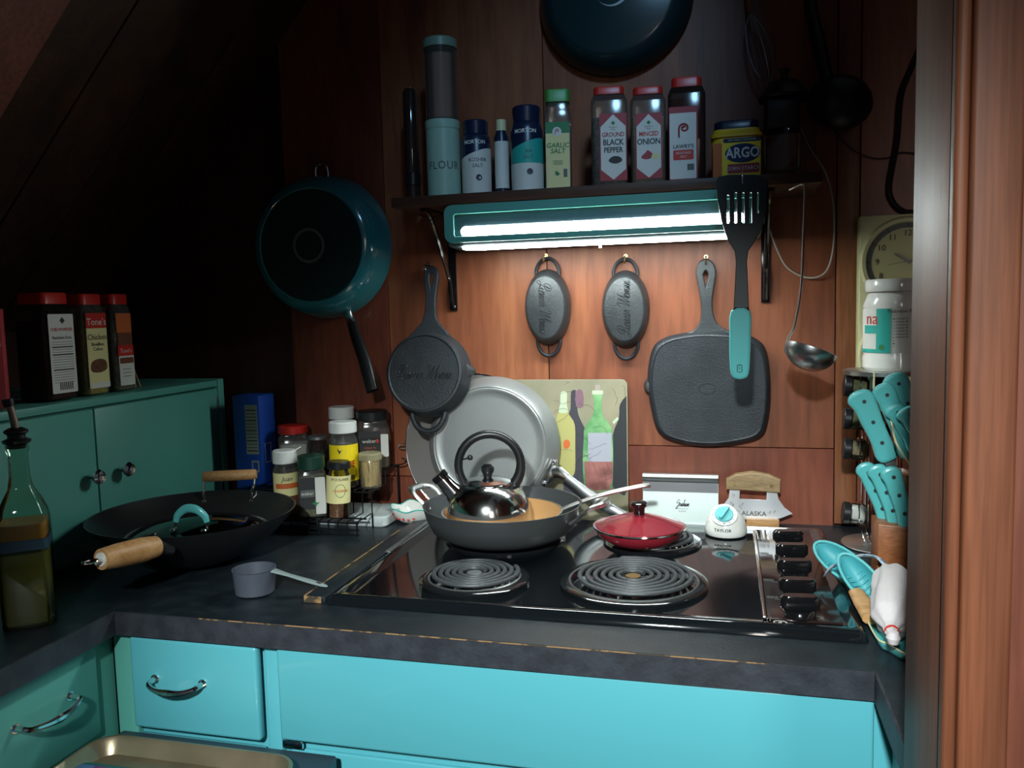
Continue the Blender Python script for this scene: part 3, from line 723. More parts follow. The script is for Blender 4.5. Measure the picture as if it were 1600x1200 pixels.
# --- ladle
c = AY(1257, 292, 1.485)
ld_ = thing('ladle', 'steel ladle hanging from the right end of the shelf front', 'ladle', c)
pts = [AY(1233, 297, 1.512), AY(1249, 289, 1.495), AY(1256, 289, 1.487), AY(1257.5, 296, 1.485), AY(1256, 350, 1.485), AY(1253, 430, 1.485), AY(1249, 470, 1.485), AY(1241, 510, 1.485), AY(1233, 526, 1.485), AY(1228, 540, 1.485), AY(1228, 552, 1.485)]
ob('handle', tube([q - c for q in spline(pts, 5)], .0023, 8, flat=.8), SATIN, ld_)
q = AY(1268, 546, 1.485) - c
rb = .043
bowlp = [(rb * math.sin(R(a)), -rb * .86 * math.cos(R(a))) for a in range(0, 91, 9)] + [(rb - .0015, .0008), (rb - .002, 0)] + [((rb - .002) * math.sin(R(a)), -(rb * .86 - .002) * math.cos(R(a))) for a in range(81, -1, -9)]
ob('bowl', xf(lathe(bowlp, 36), q, (R(-8), R(20), 0)), STEEL, ld_)
# --- utensils hanging top right, in the dark
c = AY(1263, 0, 1.66)
bs = thing('black_ladle', 'big black ladle hanging in the dark at the top right of the wall', 'ladle', c)
ob('handle', tube([q - c for q in spline([AY(1262, -30, 1.67), AY(1268, 20, 1.66), AY(1280, 70, 1.65), AY(1292, 125, 1.64)], 6)], [.010, .012, .013, .012], 12, flat=.6, ref=(0, 1, 0)), BLACK, bs)
ob('bowl', xf(lathe([(0, .038), (.02, .037), (.04, .030), (.054, .016), (.058, 0), (.056, 0), (.050, .014), (.036, .027), (0, .034)], 32, sy=.86), AY(1312, 160, 1.66) - c, (PI / 2, R(15), 0)), BLACK, bs)
c = AY(1190, 60, 1.67)
wk = thing('wire_whisk', 'thin wire whisk hanging in the dark above the lidded glass jar', 'whisk', c)
ob('handle', tube([AY(1165, -60, 1.67) - c, AY(1172, 20, 1.67) - c], .004, 8), CHROME, wk)
for k in range(5):
    a = k * PI / 5
    w = .024
    P0 = AY(1172, 20, 1.67) - c; P1 = AY(1200, 128, 1.65) - c
    pts = []
    for i in range(17):
        t = i / 16 * PI; s_ = math.sin(t); u = (1 - math.cos(t)) / 2
        rr = w * math.sin(2 * PI * i / 16) if False else w * math.cos(t)
        wdt = w * (math.sin(t) ** .6 if s_ > 0 else 0)
        side_ = math.cos(t)
        b = P0 + (P1 - P0) * (s_)
        off = Vector((math.cos(a), math.sin(a) * .6, 0)) * w * math.copysign(abs(side_) * (s_ ** .5 if s_ > 0 else 0) * 1.4, side_)
        pts.append(b + off)
    ob('wire', tube(pts, .0007, 5), STEELD, wk)
# --- combined clock panel
c = AY(1340, 340, 1.688)
ck2 = thing('wall_clock', 'cream wall clock panel with a round dial, partly behind the white jar', 'clock', (c.x, c.y, c.z))
CRM = plain('clock_cream', 'cfcb9c', .45); DIAL = plain('dial_olive', 'b3ae7c', .5)
W_, H_ = .190, .310
ob('panel', bx(0, W_, -.030, .008, -H_, 0), CRM, ck2, bev=.003)
q = AY(1418, 408, 1.655) - c
def dial(name, q, r, lower=False):
    d = ob(name, xf(lathe([(r - .012, .0), (r - .010, .006), (r - .004, .007), (r, .001), (r, 0)], 48), (q.x, -.030, q.z), FX), CRM, ck2)
    ob('dial_face', xf(cyl(r - .011, 0, .0015, 48), (q.x, -.030, q.z), FX), DIAL, d)
    ob('minute_track', xf(lathe([(r - .021, 0), (r - .021, .0004), (r - .012, .0004), (r - .012, 0)], 48), (q.x, -.0315, q.z), FX), GREY, d)
    tk = []
    for i in range(12):
        a = i * PI / 6
        tk.append(xf(bx(-.0005, .0005, -.0003, .0003, r - .021, r - .013), (0, 0, 0), (0, a, 0)))
    ob('ticks', xf(join(*tk), (q.x, -.0322, q.z)), DARKP, d)['kind'] = 'stuff'
    return d
r = .082
d = dial('upper_dial', q, r)
nm = []
for i in range(12):
    n_ = i + 1; a = n_ * PI / 6
    nm.append(xf(txt(str(n_), .015), ((r - .031) * math.sin(a), 0, (r - .031) * math.cos(a))))
ob('numerals', xf(join(*nm), (q.x, -.032, q.z)), DARKP, d)
def hand(a, L, w, tail=.006): return xf(plate([(-w, -tail), (w, -tail), (w * .7, L), (-w * .7, L)], [], .0012), rot=(0, a, 0))
ob('hour_hand', xf(hand(R(-56), .027, .0022), (q.x, -.0345, q.z)), BLACK, d)
ob('minute_hand', xf(hand(R(88), .040, .0016), (q.x, -.036, q.z)), BLACK, d)
ob('second_hand', xf(hand(R(-100), .034, .0004), (q.x, -.037, q.z)), BLACK, d)
q2 = AY(1410, 556, 1.655) - c
dial('lower_dial', q2, .078)

# ================================================================== ON THE SHELF
def spot_on(x0_, x1_, yt, Y, z):                 # a standing thing: location, width, height
    xm = (x0_ + x1_) / 2
    s = (AY(xm, yt, Y).z - AY(xm, yt + 20, Y).z) / 20
    p = AY(xm, yt, Y)
    # base x from the pixel column at the base height
    return Vector((p.x, Y, z)), (x1_ - x0_) * s, p.z - z
def label_txt(root_or_par, s, size, r, z, m, a=0.0, **k):
    return bend(txt(s, size, .0001, **k), r, z, a)
YS = 1.575
G_SHELF = 'jars and bottles along the wall shelf'
# pepper mill
l, w, h = spot_on(628, 652, 135, 1.60, SZ)
t = thing('pepper_mill', 'slim dark pepper mill at the left end of the wall shelf', 'pepper mill', l, group=G_SHELF)
ob('base', lathe([(0, 0), (w / 2, 0), (w / 2, .034), (w / 2 - .002, .036), (0, .036)], 24), mat('mill_glass_dark', (.03, .02, .018), .08, coat=.8), t)
ob('collar', lathe([(w / 2 + .0005, .036), (w / 2 + .001, .060), (w / 2 - .003, .062)], 24), BLACK, t)
ob('barrel', lathe([(w / 2 - .001, .061), (w / 2, .064), (w / 2, h - .014), (w / 2 - .004, h - .006), (0, h - .004)], 24), MATS['mill_glass_dark'], t)
ob('knob', xf(lathe([(0, .008), (.004, .006), (.005, 0)], 14), (0, 0, h - .008)), CHROME, t)
# flour tin + tall canister on top
l, w, h = spot_on(664, 718, 190, YS, SZ)
rz = face(l)
fl_ = thing('flour_tin', 'pale green round tin lettered FLOUR on the wall shelf', 'tin', l, rz, G_SHELF)
r = w / 2
ob('tin_body', lathe([(0, 0), (r - .001, 0), (r, .001), (r, h - .016), (0, h - .016)], 40), TIN, fl_)
ob('tin_lid', lathe([(r + .0008, h - .017), (r + .0012, h - .002), (r - .001, h), (0, h)], 40), TIN, fl_)
ob('lettering', bend(txt('FLOUR', .0215, .0001, bold=.008, xs=.92, space=1.12), r + .0004, .062), GREY, fl_)
l2, w2, h2 = spot_on(660, 713, 63, YS, SZ + h)
cn = thing('tall_canister', 'tall clear canister with peach contents stacked on the flour tin', 'canister', (l.x, l.y, SZ + h + .0005), rz, G_SHELF)
r = w2 / 2 * .98
ob('canister_body', lathe([(0, 0), (r - .002, 0), (r, .002), (r, h2 - .018), (r - .002, h2 - .016)], 36), PLAST, cn)
ob('contents', lathe([(0, .002), (r - .0025, .002), (r - .0025, h2 - .03), (0, h2 - .028)], 32), PEACH, cn)
ob('lid', lathe([(0, h2 - .018), (r + .002, h2 - .018), (r + .002, h2 - .003), (r - .001, h2), (0, h2)], 36), TINL, cn)
# salt shakers
def curve_patch(r, n=18, ah=1.55, zf0=None, zf1=None):
    V = []; F = []
    for i in range(n + 1):
        a = -ah + 2 * ah * i / n
        V.append((r * math.sin(a), -r * math.cos(a), zf0(a))); V.append((r * math.sin(a), -r * math.cos(a), zf1(a)))
    for i in range(n): F.append((2 * i, 2 * i + 2, 2 * i + 3, 2 * i + 1))
    return V, F
def salt(x0_, x1_, yt, lab, words, mid, hw):
    l, w, h = spot_on(x0_, x1_, yt, YS, SZ)
    t = thing('salt_shaker', lab, 'salt', l, face(l), G_SHELF); r = w / 2
    ob('bottle_body', lathe([(0, 0), (r - .002, 0), (r, .002), (r, h * .72), (r - .003, h * .80), (r - .006, h * .82)], 36), NAVY, t)
    ob('cap', lathe([(r - .005, h * .82), (r - .004, h * .985), (r - .006, h), (0, h)], 36), NAVY, t)
    wave = lambda a: h * .56 + h * .07 * math.sin(a * 1.0 + .3)
    ob('label', curve_patch(r + .0003, ah=2.4, zf0=lambda a: .003, zf1=lambda a: h * .34 if mid else wave(a)), PAPER, t)
    if mid: ob('label_band', curve_patch(r + .0003, ah=2.4, zf0=lambda a: h * .34, zf1=wave), TEALP, t)
    ob('lettering', bend(txt('MORTON', .0100, .0001, bold=.02), r + .0005, h * .70, -.1), PAPER, t, label='white lettering')
    for i, s_ in enumerate(words): ob('lettering', bend(txt(s_, .0095 if not mid else .008, .0001), r + .0006, h * .47 - i * .011, .08), NAVY, t)
    ob('round_mark', bend(plate([(.006 * math.cos(i * PI / 10), .006 * math.sin(i * PI / 10)) for i in range(20)], [], .0003), r + .0005, h * .24, .15), NAVY, t)
    return t
salt(719, 766, 190, 'navy and white salt shaker reading KOSHER SALT beside the flour tin', ['KOSHER', 'SALT'], False, 0)
l, w, h = spot_on(771, 794, 188, 1.60, SZ)
t = thing('small_bottle', 'small dark bottle with cream cap and white printed label between the salt shakers', 'bottle', l, face(l), G_SHELF); r = w / 2
ob('bottle_body', lathe([(0, 0), (r, .001), (r, h * .78), (r * .62, h * .86), (r * .62, h * .88)], 24), NAVY, t)
ob('cap', lathe([(r * .72, h * .86), (r * .72, h), (0, h)], 24), CREAM, t)
ob('label', cpatch(r + .0003, h * .12, h * .72, 1.9), PAPER, t)
ob('print_lines', join(*[bend(xf(box(.020, .0002, .0012), (0, 0, z * .004)), r + .0005, h * .4) for z in range(-4, 8)]), GREY, t)
salt(796, 848, 168, 'taller navy salt shaker with turquoise band reading SEA SALT', ['SEA', 'SALT'], True, 0)
# garlic salt
def scroll(s, w=.0012):                          # spiral P-like emblem
    pts = [(0, 0, -1.0), (0, 0, .2)]
    pts = [(-.55, 0, -.95), (-.55, 0, .1)]
    for i in range(22):
        a = PI + -i * .42; rr = .62 * (1 - i / 26)
        pts.append((.1 + rr * math.cos(a) * 1.05, 0, .25 - rr * -math.sin(a) * 1.0))
    return tube([Vector(p) * s for p in pts], w, 5)
l, w, h = spot_on(849, 892, 143, YS, SZ)
t = thing('garlic_salt_bottle', 'square clear bottle of garlic salt with green cap', 'spice bottle', l, face(l), G_SHELF)
ob('bottle_body', sqbottle(w, w * .8, .008, [(.95, 0), (1, .003), (1, h * .72), (.9, h * .80), (.8, h * .86), (.8, h * .9)]), PLAST, t)
ob('contents', sqbottle(w * .94, w * .74, .007, [(.95, .002), (1, .004), (1, h * .62)]), SALT, t)
ob('cap', sqbottle(w * .9, w * .78, .008, [(1, h * .88), (1, h * .985), (.94, h)]), GREENC, t)
yb = -w * .4 - .0004
def fl_lab(par, x0, x1, z0, z1, m, y=None, name='label', rr=.002):
    y = yb if y is None else y
    return ob(name, xf(plate(rrect(x1 - x0, z1 - z0, rr, 3, (x0 + x1) / 2, (z0 + z1) / 2), [], .0004), (0, y, 0)), m, par)
fl_lab(t, -w * .46, w * .42, .004, h * .57, CREAML)
fl_lab(t, -w * .46, w * .42, h * .57, h * .68, GREENL, name='label_band')
ob('emblem', xf(join(plate([(.0085 * math.cos(i * PI / 10), .0085 * math.sin(i * PI / 10)) for i in range(20)], [], .0004)), (-.002, yb - .0005, h * .585)), PAPER, t)
ob('emblem_scroll', xf(scroll(.006, .0006), (-.002, yb - .001, h * .585)), REDL, t)
for i, s_ in enumerate(('GARLIC', 'SALT')): ob('lettering', xf(txt(s_, .0125, .0001, bold=.015, shear=.15), (-.001, yb - .0008, h * .45 - i * .0105)), GREENL, t)
ob('lettering', xf(join(*[xf(box(.016 if i % 2 else .02, .0002, .0008), (0, 0, -i * .0022)) for i in range(4)]), (-.001, yb - .0005, h * .30)), GREENL, t)
fl_lab(t, w * .18, w * .32, h * .14, h * .22, GREY, yb - .0004, 'date_mark', .0005)
ob('leaf_print', xf(plate(sm2([(0, -.003), (.005, 0), (.002, .004), (-.002, .006), (-.004, .001)], 3), [], .0003), (-.003, yb - .0005, h * .17)), GREENL, t)
# tall rectangular shakers with hexagonal labels
def hexa(x0_, x1_, yt, lab, words, cols, content, cx0):
    l, w, h = spot_on(x0_, x1_, yt, YS, SZ)
    t = thing('spice_shaker', lab, 'spice bottle', l, face(l), G_SHELF)
    ob('bottle_body', sqbottle(w, w * .8, .010, [(.95, 0), (1, .003), (1, h * .86), (.9, h * .91), (.78, h * .93)]), PLAST, t)
    ob('contents', sqbottle(w * .94, w * .74, .009, [(.95, .002), (1, .004), (1, h * .70)]), content, t)
    ob('cap', sqbottle(w * .84, w * .74, .010, [(1, h * .925), (1, h * .985), (.95, h)]), REDC, t)
    yb = -w * .4 - .0003
    ob('label', xf(plate(rrect(w * .74, h * .66, .001, 2, cx0, h * .40), [], .0004), (0, yb, 0)), REDL, t)
    hx_ = [(cx0 - w * .34, h * .18), (cx0, h * .08), (cx0 + w * .34, h * .18), (cx0 + w * .34, h * .60), (cx0, h * .72), (cx0 - w * .34, h * .60)]
    ob('label_panel', xf(plate(hx_, [], .0004), (0, yb - .0003, 0)), PAPER, t)
    ob('emblem', xf(plate([(0, .004), (.004, 0), (0, -.004), (-.004, 0)], [], .0003), (cx0, yb - .0006, h * .635)), GREENL, t)
    ob('lettering', xf(join(txt("Member's", .0038), xf(txt('Mark', .0038), (0, 0, -.004))), (cx0, yb - .0006, h * .595)), DARKP, t)
    z = h * .52
    for i, (s_, cc, sz) in enumerate(zip(words, cols, (.0100, .0132, .0120))):
        ob('lettering', xf(txt(s_, sz * 1.12, .0001, bold=.02, xs=.86, space=.95), (cx0, yb - .0008, z)), cc, t); z -= .0138
    return t, w, h, cx0, yb
t, w, h, cx0, yb = hexa(922, 980, 140, 'red-capped shaker reading GROUND BLACK PEPPER', ['GROUND', 'BLACK', 'PEPPER'], [REDL, DARKP, DARKP], SPICE_D, .007)
ob('spice_picture', xf(plate(sm2([(-.012, 0), (-.004, .007), (.008, .006), (.013, -.001), (.004, -.006), (-.006, -.005)], 3), [], .0003), (cx0 + .003, yb - .0007, h * .27)), DARKP, t)
t, w, h, cx0, yb = hexa(984, 1040, 140, 'red-capped shaker reading MINCED ONION', ['MINCED', 'ONION'], [REDC, DARKP], SPICE_T, .001)
ob('spice_picture', xf(plate(sm2([(-.012, -.002), (-.004, .006), (.0, .010), (.008, .004), (.006, -.004), (-.004, -.006)], 3), [], .0003), (cx0 - .002, yb - .0007, h * .30)), REDL, t)
ob('spice_picture', xf(plate(sm2([(-.008, 0), (0, .007), (.008, 0), (0, -.005)], 3), [], .0003), (cx0 + .012, yb - .0009, h * .29)), CREAML, t)
# seasoned salt
l, w, h = spot_on(1043, 1102, 125, YS, SZ)
t = thing('seasoned_salt_shaker', 'dark red-topped shaker with white label and red scroll, reading SEASONED SALT', 'spice bottle', l, face(l), G_SHELF)
ob('bottle_body', sqbottle(w, w * .8, .010, [(.95, 0), (1, .003), (1, h * .84), (.88, h * .90), (.78, h * .92)]), PLASTD, t)
ob('contents', sqbottle(w * .94, w * .74, .009, [(.95, .002), (1, .004), (1, h * .80)]), SPICE_R, t)
ob('cap', sqbottle(w * .8, w * .7, .010, [(1, h * .91), (1, h * .985), (.95, h)]), REDC, t)
yb = -w * .4 - .0003; cxx = -.006
fl_lab(t, cxx - w * .38, cxx + w * .38, .002, h * .72, REDL, yb)
fl_lab(t, cxx - w * .36, cxx + w * .34, .008, h * .66, PAPER, yb - .0004, 'label_panel')
sc = scroll(.0135, .0017)
ob('emblem_scroll', xf(sc, (cxx, yb - .0012, h * .50)), REDL, t)
ob('lettering', xf(txt("LAWRY'S", .0095, .0001, bold=.02, xs=.95), (cxx, yb - .0009, h * .345)), DARKP, t)
fl_lab(t, cxx - w * .27, cxx + w * .27, h * .22, h * .315, REDC, yb - .0006, 'label_band')
ob('lettering', xf(join(txt('SEASONED', .0055), xf(txt('SALT', .0055), (0, 0, -.0065))), (cxx, yb - .0010, h * .285)), PAPER, t)
fl_lab(t, cxx + w * .10, cxx + w * .28, h * .12, h * .18, GREY, yb - .0006, 'date_mark', .0004)
# yellow corn starch tub
l, w, h = spot_on(1111, 1190, 193, YS, SZ)
t = thing('corn_starch_tub', 'yellow tub with blue oval label and navy lid, behind the slotted turner', 'tub', l, face(l), G_SHELF)
r = w / 2
ob('tub_body', sqbottle(w, w * .8, .016, [(.93, 0), (.96, .004), (.96, h * .66), (.90, h * .70), (.90, h * .72), (1, h * .725), (1, h * .77), (.92, h * .80), (.88, h * .86)]), YELP, t)
ob('lid', sqbottle(w * .86, w * .70, .016, [(1, h * .86), (1, h * .98), (.95, h)]), NAVY, t)
yb = -w * .4 * .96 - .0005
fl_lab(t, -w * .45, -w * .28, .004, h * .62, ORANGEP, yb, 'label_side')
fl_lab(t, -w * .27, w * .46, .004, h * .64, YEL, yb)
fl_lab(t, -w * .25, w * .46, h * .62, h * .69, NAVY, yb - .0003, 'label_band')
fl_lab(t, -w * .17, w * .44, h * .10, h * .26, REDL, yb - .0003, 'label_ribbon')
ovp = [(.030 * math.cos(i * PI / 16), .0165 * math.sin(i * PI / 16)) for i in range(32)]
ob('label_oval', xf(plate(ovp, [], .0004), (w * .12, yb - .0005, h * .435)), NAVYL, t)
ob('lettering', xf(txt('ARGO', .025, .0001, bold=.025, xs=.82), (w * .12, yb - .0011, h * .435)), PAPER, t, label='white lettering')
ob('lettering', xf(txt('CORN STARCH', .0085, .0001), (w * .13, yb - .0009, h * .18)), PAPER, t)
ob('lettering', xf(txt('100% PURE', .005, .0001), (w * .13, yb - .0009, h * .30)), DARKP, t)
ob('lettering', xf(txt('STAY FRESH CONTAINER', .0042, .0001), (w * .11, yb - .0009, h * .655)), PAPER, t)
# glass jar with black clamp lid
l, w, h = spot_on(1194, 1250, 152, 1.59, SZ)
t = thing('glass_jar', 'square glass canister with tall black lid at the right end of the shelf', 'jar', l, face(l), G_SHELF)
ob('jar_body', sqbottle(w, w, .008, [(.95, 0), (1, .003), (1, h * .58), (.94, h * .62)]), GLASS, t)
ob('contents', sqbottle(w * .92, w * .92, .007, [(1, .003), (1, h * .12)]), SPICE_T, t)
ob('lid', sqbottle(w * 1.0, w * 1.0, .009, [(.96, h * .60), (1.0, h * .62), (1.0, h * .94), (.96, h * .96)]), BLACK, t)
c2_ = thing('strainer_cap', 'black domed silicone cap lying on top of the glass canister', 'lid', (l.x + .004, l.y, SZ + h * .96 + .0005), 0)
ob('dome', lathe([(0, .001), (.044, 0), (.046, .004), (.040, .012), (.026, .030), (.012, .036), (0, .037)], 32), BLACK, c2_)
ob('grip', xf(lathe([(0, 0), (.008, 0), (.006, .010), (.010, .018), (0, .022)], 18), (0, 0, .035)), BLACK, c2_)
# ================================================================== BEHIND THE BURNERS
# cutting board with a printed still life of bottles
c = Vector((-.365, 1.676, CT + .001))
cb = thing('cutting_board', 'glass cutting board with a painted row of wine bottles leaning on the wall', 'cutting board', c, rot=(R(-2.2), 0, 0))
BX0, BX1, BH = -.168, .168, .290
BG = mat('board_picture_ground', (.33, .295, .19), .35, col2=(.21, .20, .135), nscale=7, coat=.3)
ob('board', xf(plate(rrect(BX1 - BX0, BH, .012, 6, 0, BH / 2), [], .006, .001), (0, 0, 0)), BG, cb)
def bpic(name, pts, m, k=4, layer=1, smooth=True):
    q = loc2(pts, 1.672, c)
    q = [(x, z) for x, z in q if True]
    q = sm2(q, k) if smooth else q
    q = [(min(max(x, BX0 + .001), BX1 - .0012), min(max(z, .001), BH - .001)) for x, z in q]
    return ob(name, xf(plate(q, [], .0003), (0, -.0031 - .0003 * layer, 0)), m, cb)
TABLEP = mat('picture_shade', (.10, .095, .06), .4, col2=(.2, .18, .11), nscale=9)
bpic('picture_table', [(700, 742), (880, 742), (940, 752), (983, 745), (983, 800), (700, 800)], TABLEP, 3, .3, False)
YB = plain('picture_yellow', 'ada868', .4); YB2 = plain('picture_pale', 'b9c7a8', .4); DKB = plain('picture_dark', '3b3a42', .4); GB = mat('picture_green', (.05, .22, .07), .35, col2=(.24, .46, .20), nscale=20)
LB = plain('picture_label', '9ea0ab', .5); RB = mat('picture_wine', (.13, .04, .035), .4, col2=(.36, .14, .12), nscale=22); BK = plain('picture_black', '24282c', .4); CK = plain('picture_cork', 'a08f88', .5)
bpic('picture_bottle', [(891, 613), (900, 613), (901, 640), (905, 655), (919, 685), (922, 725), (919, 780), (908, 785), (885, 783), (880, 760), (882, 690), (884, 655), (890, 640)], DKB, 3, .6)
bpic('picture_bottle', [(875, 615), (884, 615), (885, 640), (889, 650), (897, 665), (898, 700), (898, 735), (893, 745), (880, 747), (873, 744), (868, 700), (868, 655), (874, 640)], YB, 3, 1)
bpic('picture_bottle_neck', [(875, 614), (884, 614), (884, 632), (886, 645), (872, 645), (874, 632)], YB2, 3, 1.4)
bpic('picture_seal', [(880, 690), (887, 688), (890, 695), (886, 702), (880, 700)], ORANGEP, 3, 1.6)
bpic('picture_neck', [(898, 612), (909, 611), (910, 636), (899, 636)], plain('picture_mauve', '7a5a66', .5), 2, 1.0)
bpic('picture_bottle', [(968, 632), (983, 630), (983, 765), (958, 762), (955, 730), (957, 680), (966, 655)], BK, 3, .8)
bpic('picture_glint', [(956, 660), (964, 652), (966, 656), (958, 664)], YB2, 2, 1.0, False)
bpic('picture_bottle', [(926, 612), (939, 612), (939, 630), (941, 650), (954, 668), (957, 690), (957, 750), (952, 765), (930, 768), (914, 762), (910, 730), (911, 690), (913, 668), (925, 650), (927, 630)], GB, 3, 1.6)
bpic('picture_cork', [(929, 602), (936, 602), (937, 613), (928, 613)], CK, 2, 1.8, False)
bpic('picture_collar', [(924, 611), (941, 611), (941, 617), (924, 617)], YB2, 2, 2.0, False)
bpic('picture_wine', [(912, 722), (957, 722), (957, 750), (952, 765), (930, 768), (915, 761)], RB, 2, 2.0, False)
bpic('picture_label', [(918, 677), (955, 677), (955, 722), (918, 722)], LB, 2, 2.4, False)
cr = []
random.seed(11)
for k_ in range(26):
    x, z = random.uniform(-.02, .16), random.uniform(.05, .28); pts = []
    a_ = random.random() * 6.28
    for i in range(6):
        pts.append((min(max(x, BX0 + .004), BX1 - .004), -.0031 - .0010, min(max(z, .01), BH - .004))); a_ += random.uniform(-.8, .8)
        x += math.cos(a_) * .008; z += math.sin(a_) * .008
    cr.append(tube(pts, .00022, 4))
o_ = ob('crackle', join(*cr), DARKP, cb); o_['kind'] = 'stuff'
# splatter screen
MESH = glass('wire_mesh', (.55, .55, .52), .3, .4, .62, (.27, .25, .235))
c = AY(742, 699, 1.6755)
ss = thing('splatter_screen', 'round wire mesh splatter screen leaning on the wall behind the steel pan', 'splatter screen', c, rot=(R(-2), 0, 0))
ob('mesh', xf(cyl(.157, -.0004, .0004, 64), rot=FX), MESH, ss)
ob('wire_rim', tube([(.158 * math.cos(i * PI / 32), 0, .158 * math.sin(i * PI / 32)) for i in range(64)], .0017, 8, True), CHROME, ss)
ob('hanging_loop', tube(spline([(-.157, 0, .004), (-.172, 0, .004), (-.177, 0, 0), (-.172, 0, -.004), (-.157, 0, -.004)], 4), .0012, 6), CHROME, ss)
# big stainless frying pan, bottom outwards
c = AY(771, 694, 1.655); r = .143
fp = thing('steel_frying_pan', 'large stainless frying pan leaning bottom outwards in front of the cutting board', 'frying pan', c, rot=(R(-4), 0, 0))
ob('pan_body', xf(lathe([(r - .003, .002), (r, 0), (r, .002), (r - .012, .018), (r - .019, .030), (r - .021, .0315), (r - .023, .0305), (r - .025, .0325), (r - .029, .0325), (r - .031, .0312), (r - .045, .0316), (0, .0316)], 72), rot=FX), mat('pan_steel', (.36, .375, .37), .36, metal=.55, col2=(.30, .315, .31), nscale=5), fp)
b1 = AY(867, 724, 1.622) - c; b2 = AY(852, 756, 1.622) - c; h0 = AY(876, 740, 1.615) - c; h1 = AY(925, 778, 1.612) - c; h2 = AY(978, 810, 1.612) - c
ob('bracket', join(tube(spline([b1 + Vector((-.002, .01, .004)), (b1 + b2) / 2 + Vector((.004, .002, 0)), b2 + Vector((-.004, .01, -.004))], 5), [.009, .014, .009], 10, flat=.5, ref=(0, 1, 0)), tube([(b1 + b2) / 2 + Vector((.004, .004, 0)), h0, h0 + (h1 - h0) * .2], [.012, .012, .0105], 12, flat=.6, ref=(0, 1, 0))), STEEL, fp)
for b_ in (b1, b2): ob('rivet', xf(lathe([(0, .004), (.004, .003), (.0058, 0)], 14), b_ + Vector((0, -.004, 0)), FX), CHROME, fp)
ob('handle', tube(spline([h0 + (h1 - h0) * .12, h0 + (h1 - h0) * .5, h1, h2], 5), [.0100, .0095, .0115, .0125, .012], 14, flat=.55, ref=(0, 1, 0)), STEELD, fp)
# bench scraper
c = Vector((AY(1063, 822, 1.672).x, 1.672, CT + .0005))
w = AY(1122, 800, 1.67).x - AY(1004, 800, 1.67).x
bsn = thing('bench_scraper', 'steel bench scraper with rolled handle and script signature leaning on the wall', 'scraper', c, rot=(R(-6), 0, 0))
hs = AY(1063, 741, 1.67).z - CT
SCR = mat('scraper_blade', (.60, .68, .65), .42, metal=.55)
ob('blade', bx(-w / 2, w / 2, -.0006, .0006, 0, hs * .86), SCR, bsn)
ob('dark_band', bx(-w / 2 + .0005, w / 2 - .0005, -.0014, -.0004, hs * .62, hs * .82), mat('scraper_band', (.16, .16, .17), .4, metal=.6), bsn)
prof = [(0, hs * .80), (-.004, hs * .83), (-.010, hs * .86), (-.013, hs * .92), (-.010, hs * .98), (-.003, hs), (.003, hs * .98), (.004, hs * .93), (.001, hs * .88)]
ob('rolled_handle', loft([[(x, y, z) for y, z in prof] for x in (-w / 2, w / 2)]), SATIN, bsn)
ob('signature', xf(cursive('Graham', .0065, .0005), (.004, -.001, hs * .38)), DARKP, bsn)
ob('signature_line', bx(-.010, .016, -.0012, -.0007, hs * .285, hs * .29), DARKP, bsn)
ob('lettering', xf(txt('KERR', .0045, .0001, space=1.5), (.004, -.001, hs * .235)), DARKP, bsn)
# ulu knife on its wooden stand
c = Vector((AY(1182, 822, 1.665).x, 1.665, CT + .0005)); Yk = 1.662
us = thing('ulu_stand', 'small pale wooden block holding the ulu knife upright', 'knife stand', c)
p0 = AY(1166, 822, Yk).x - c.x; p1 = AY(1217, 822, Yk).x - c.x
ob('block', join(bx(p0, p1, -.013, -.0015, 0, .018), bx(p0, p1, .0015, .013, 0, .018), bx(p0, p1, -.013, .013, 0, .004)), W_LIGHT, us, bev=.0006)
ck_ = Vector((c.x, 1.665, CT + .0062))
uk = thing('ulu_knife', 'ulu knife with curved engraved blade lettered ALASKA and arched wooden handle', 'knife', ck_)
bl = [(1122, 792), (1132, 788), (1139, 778), (1141, 762), (1156, 762), (1155, 780), (1198, 782), (1199, 764), (1213, 765), (1216, 780), (1226, 794), (1238, 803), (1220, 810), (1200, 814), (1178, 814), (1155, 810), (1135, 803)]
ob('blade', plate(loc2(bl, Yk, ck_), [], .0016, .0004), mat('ulu_steel', (.80, .81, .84), .3, metal=.5), uk)
hd = [(1137, 762), (1137, 750), (1150, 743), (1175, 739), (1200, 743), (1217, 751), (1217, 767), (1190, 765), (1160, 763)]
ob('handle', plate(loc2(hd, Yk, ck_), [], .020, .003), W_OLIVE, uk)
for a_, b_ in ((1148, 755), (1205, 758)):
    q = AY(a_, b_, Yk) - ck_
    ob('rivet', xf(cyl(.0035, 0, .001, 14), (q.x, -.010, q.z), FX), BRASS, uk)
q = AY(1178, 803, Yk) - ck_
ob('lettering', xf(txt('ALASKA', .0125, .0001, bold=.02, space=1.05), (q.x, -.0011, q.z)), GREY, uk)
sk_ = []
for a_, b_, s_ in ((1146, 775, 5), (1144, 788, 7), (1157, 793, 6), (1145, 790, 4), (1203, 801, 4), (1210, 800, 4), (1160, 788, 4)):
    q = AY(a_, b_, Yk) - ck_; P_ = []
    for i in range(12): P_.append((q.x + .0011 * s_ * .5 * math.cos(i * .9 + s_), -.0010, q.z + .0011 * s_ * .6 * math.sin(i * .7)))
    sk_.append(tube(P_, .00022, 4))
o_ = ob('engraving', join(*sk_), GREY, uk); o_['kind'] = 'stuff'

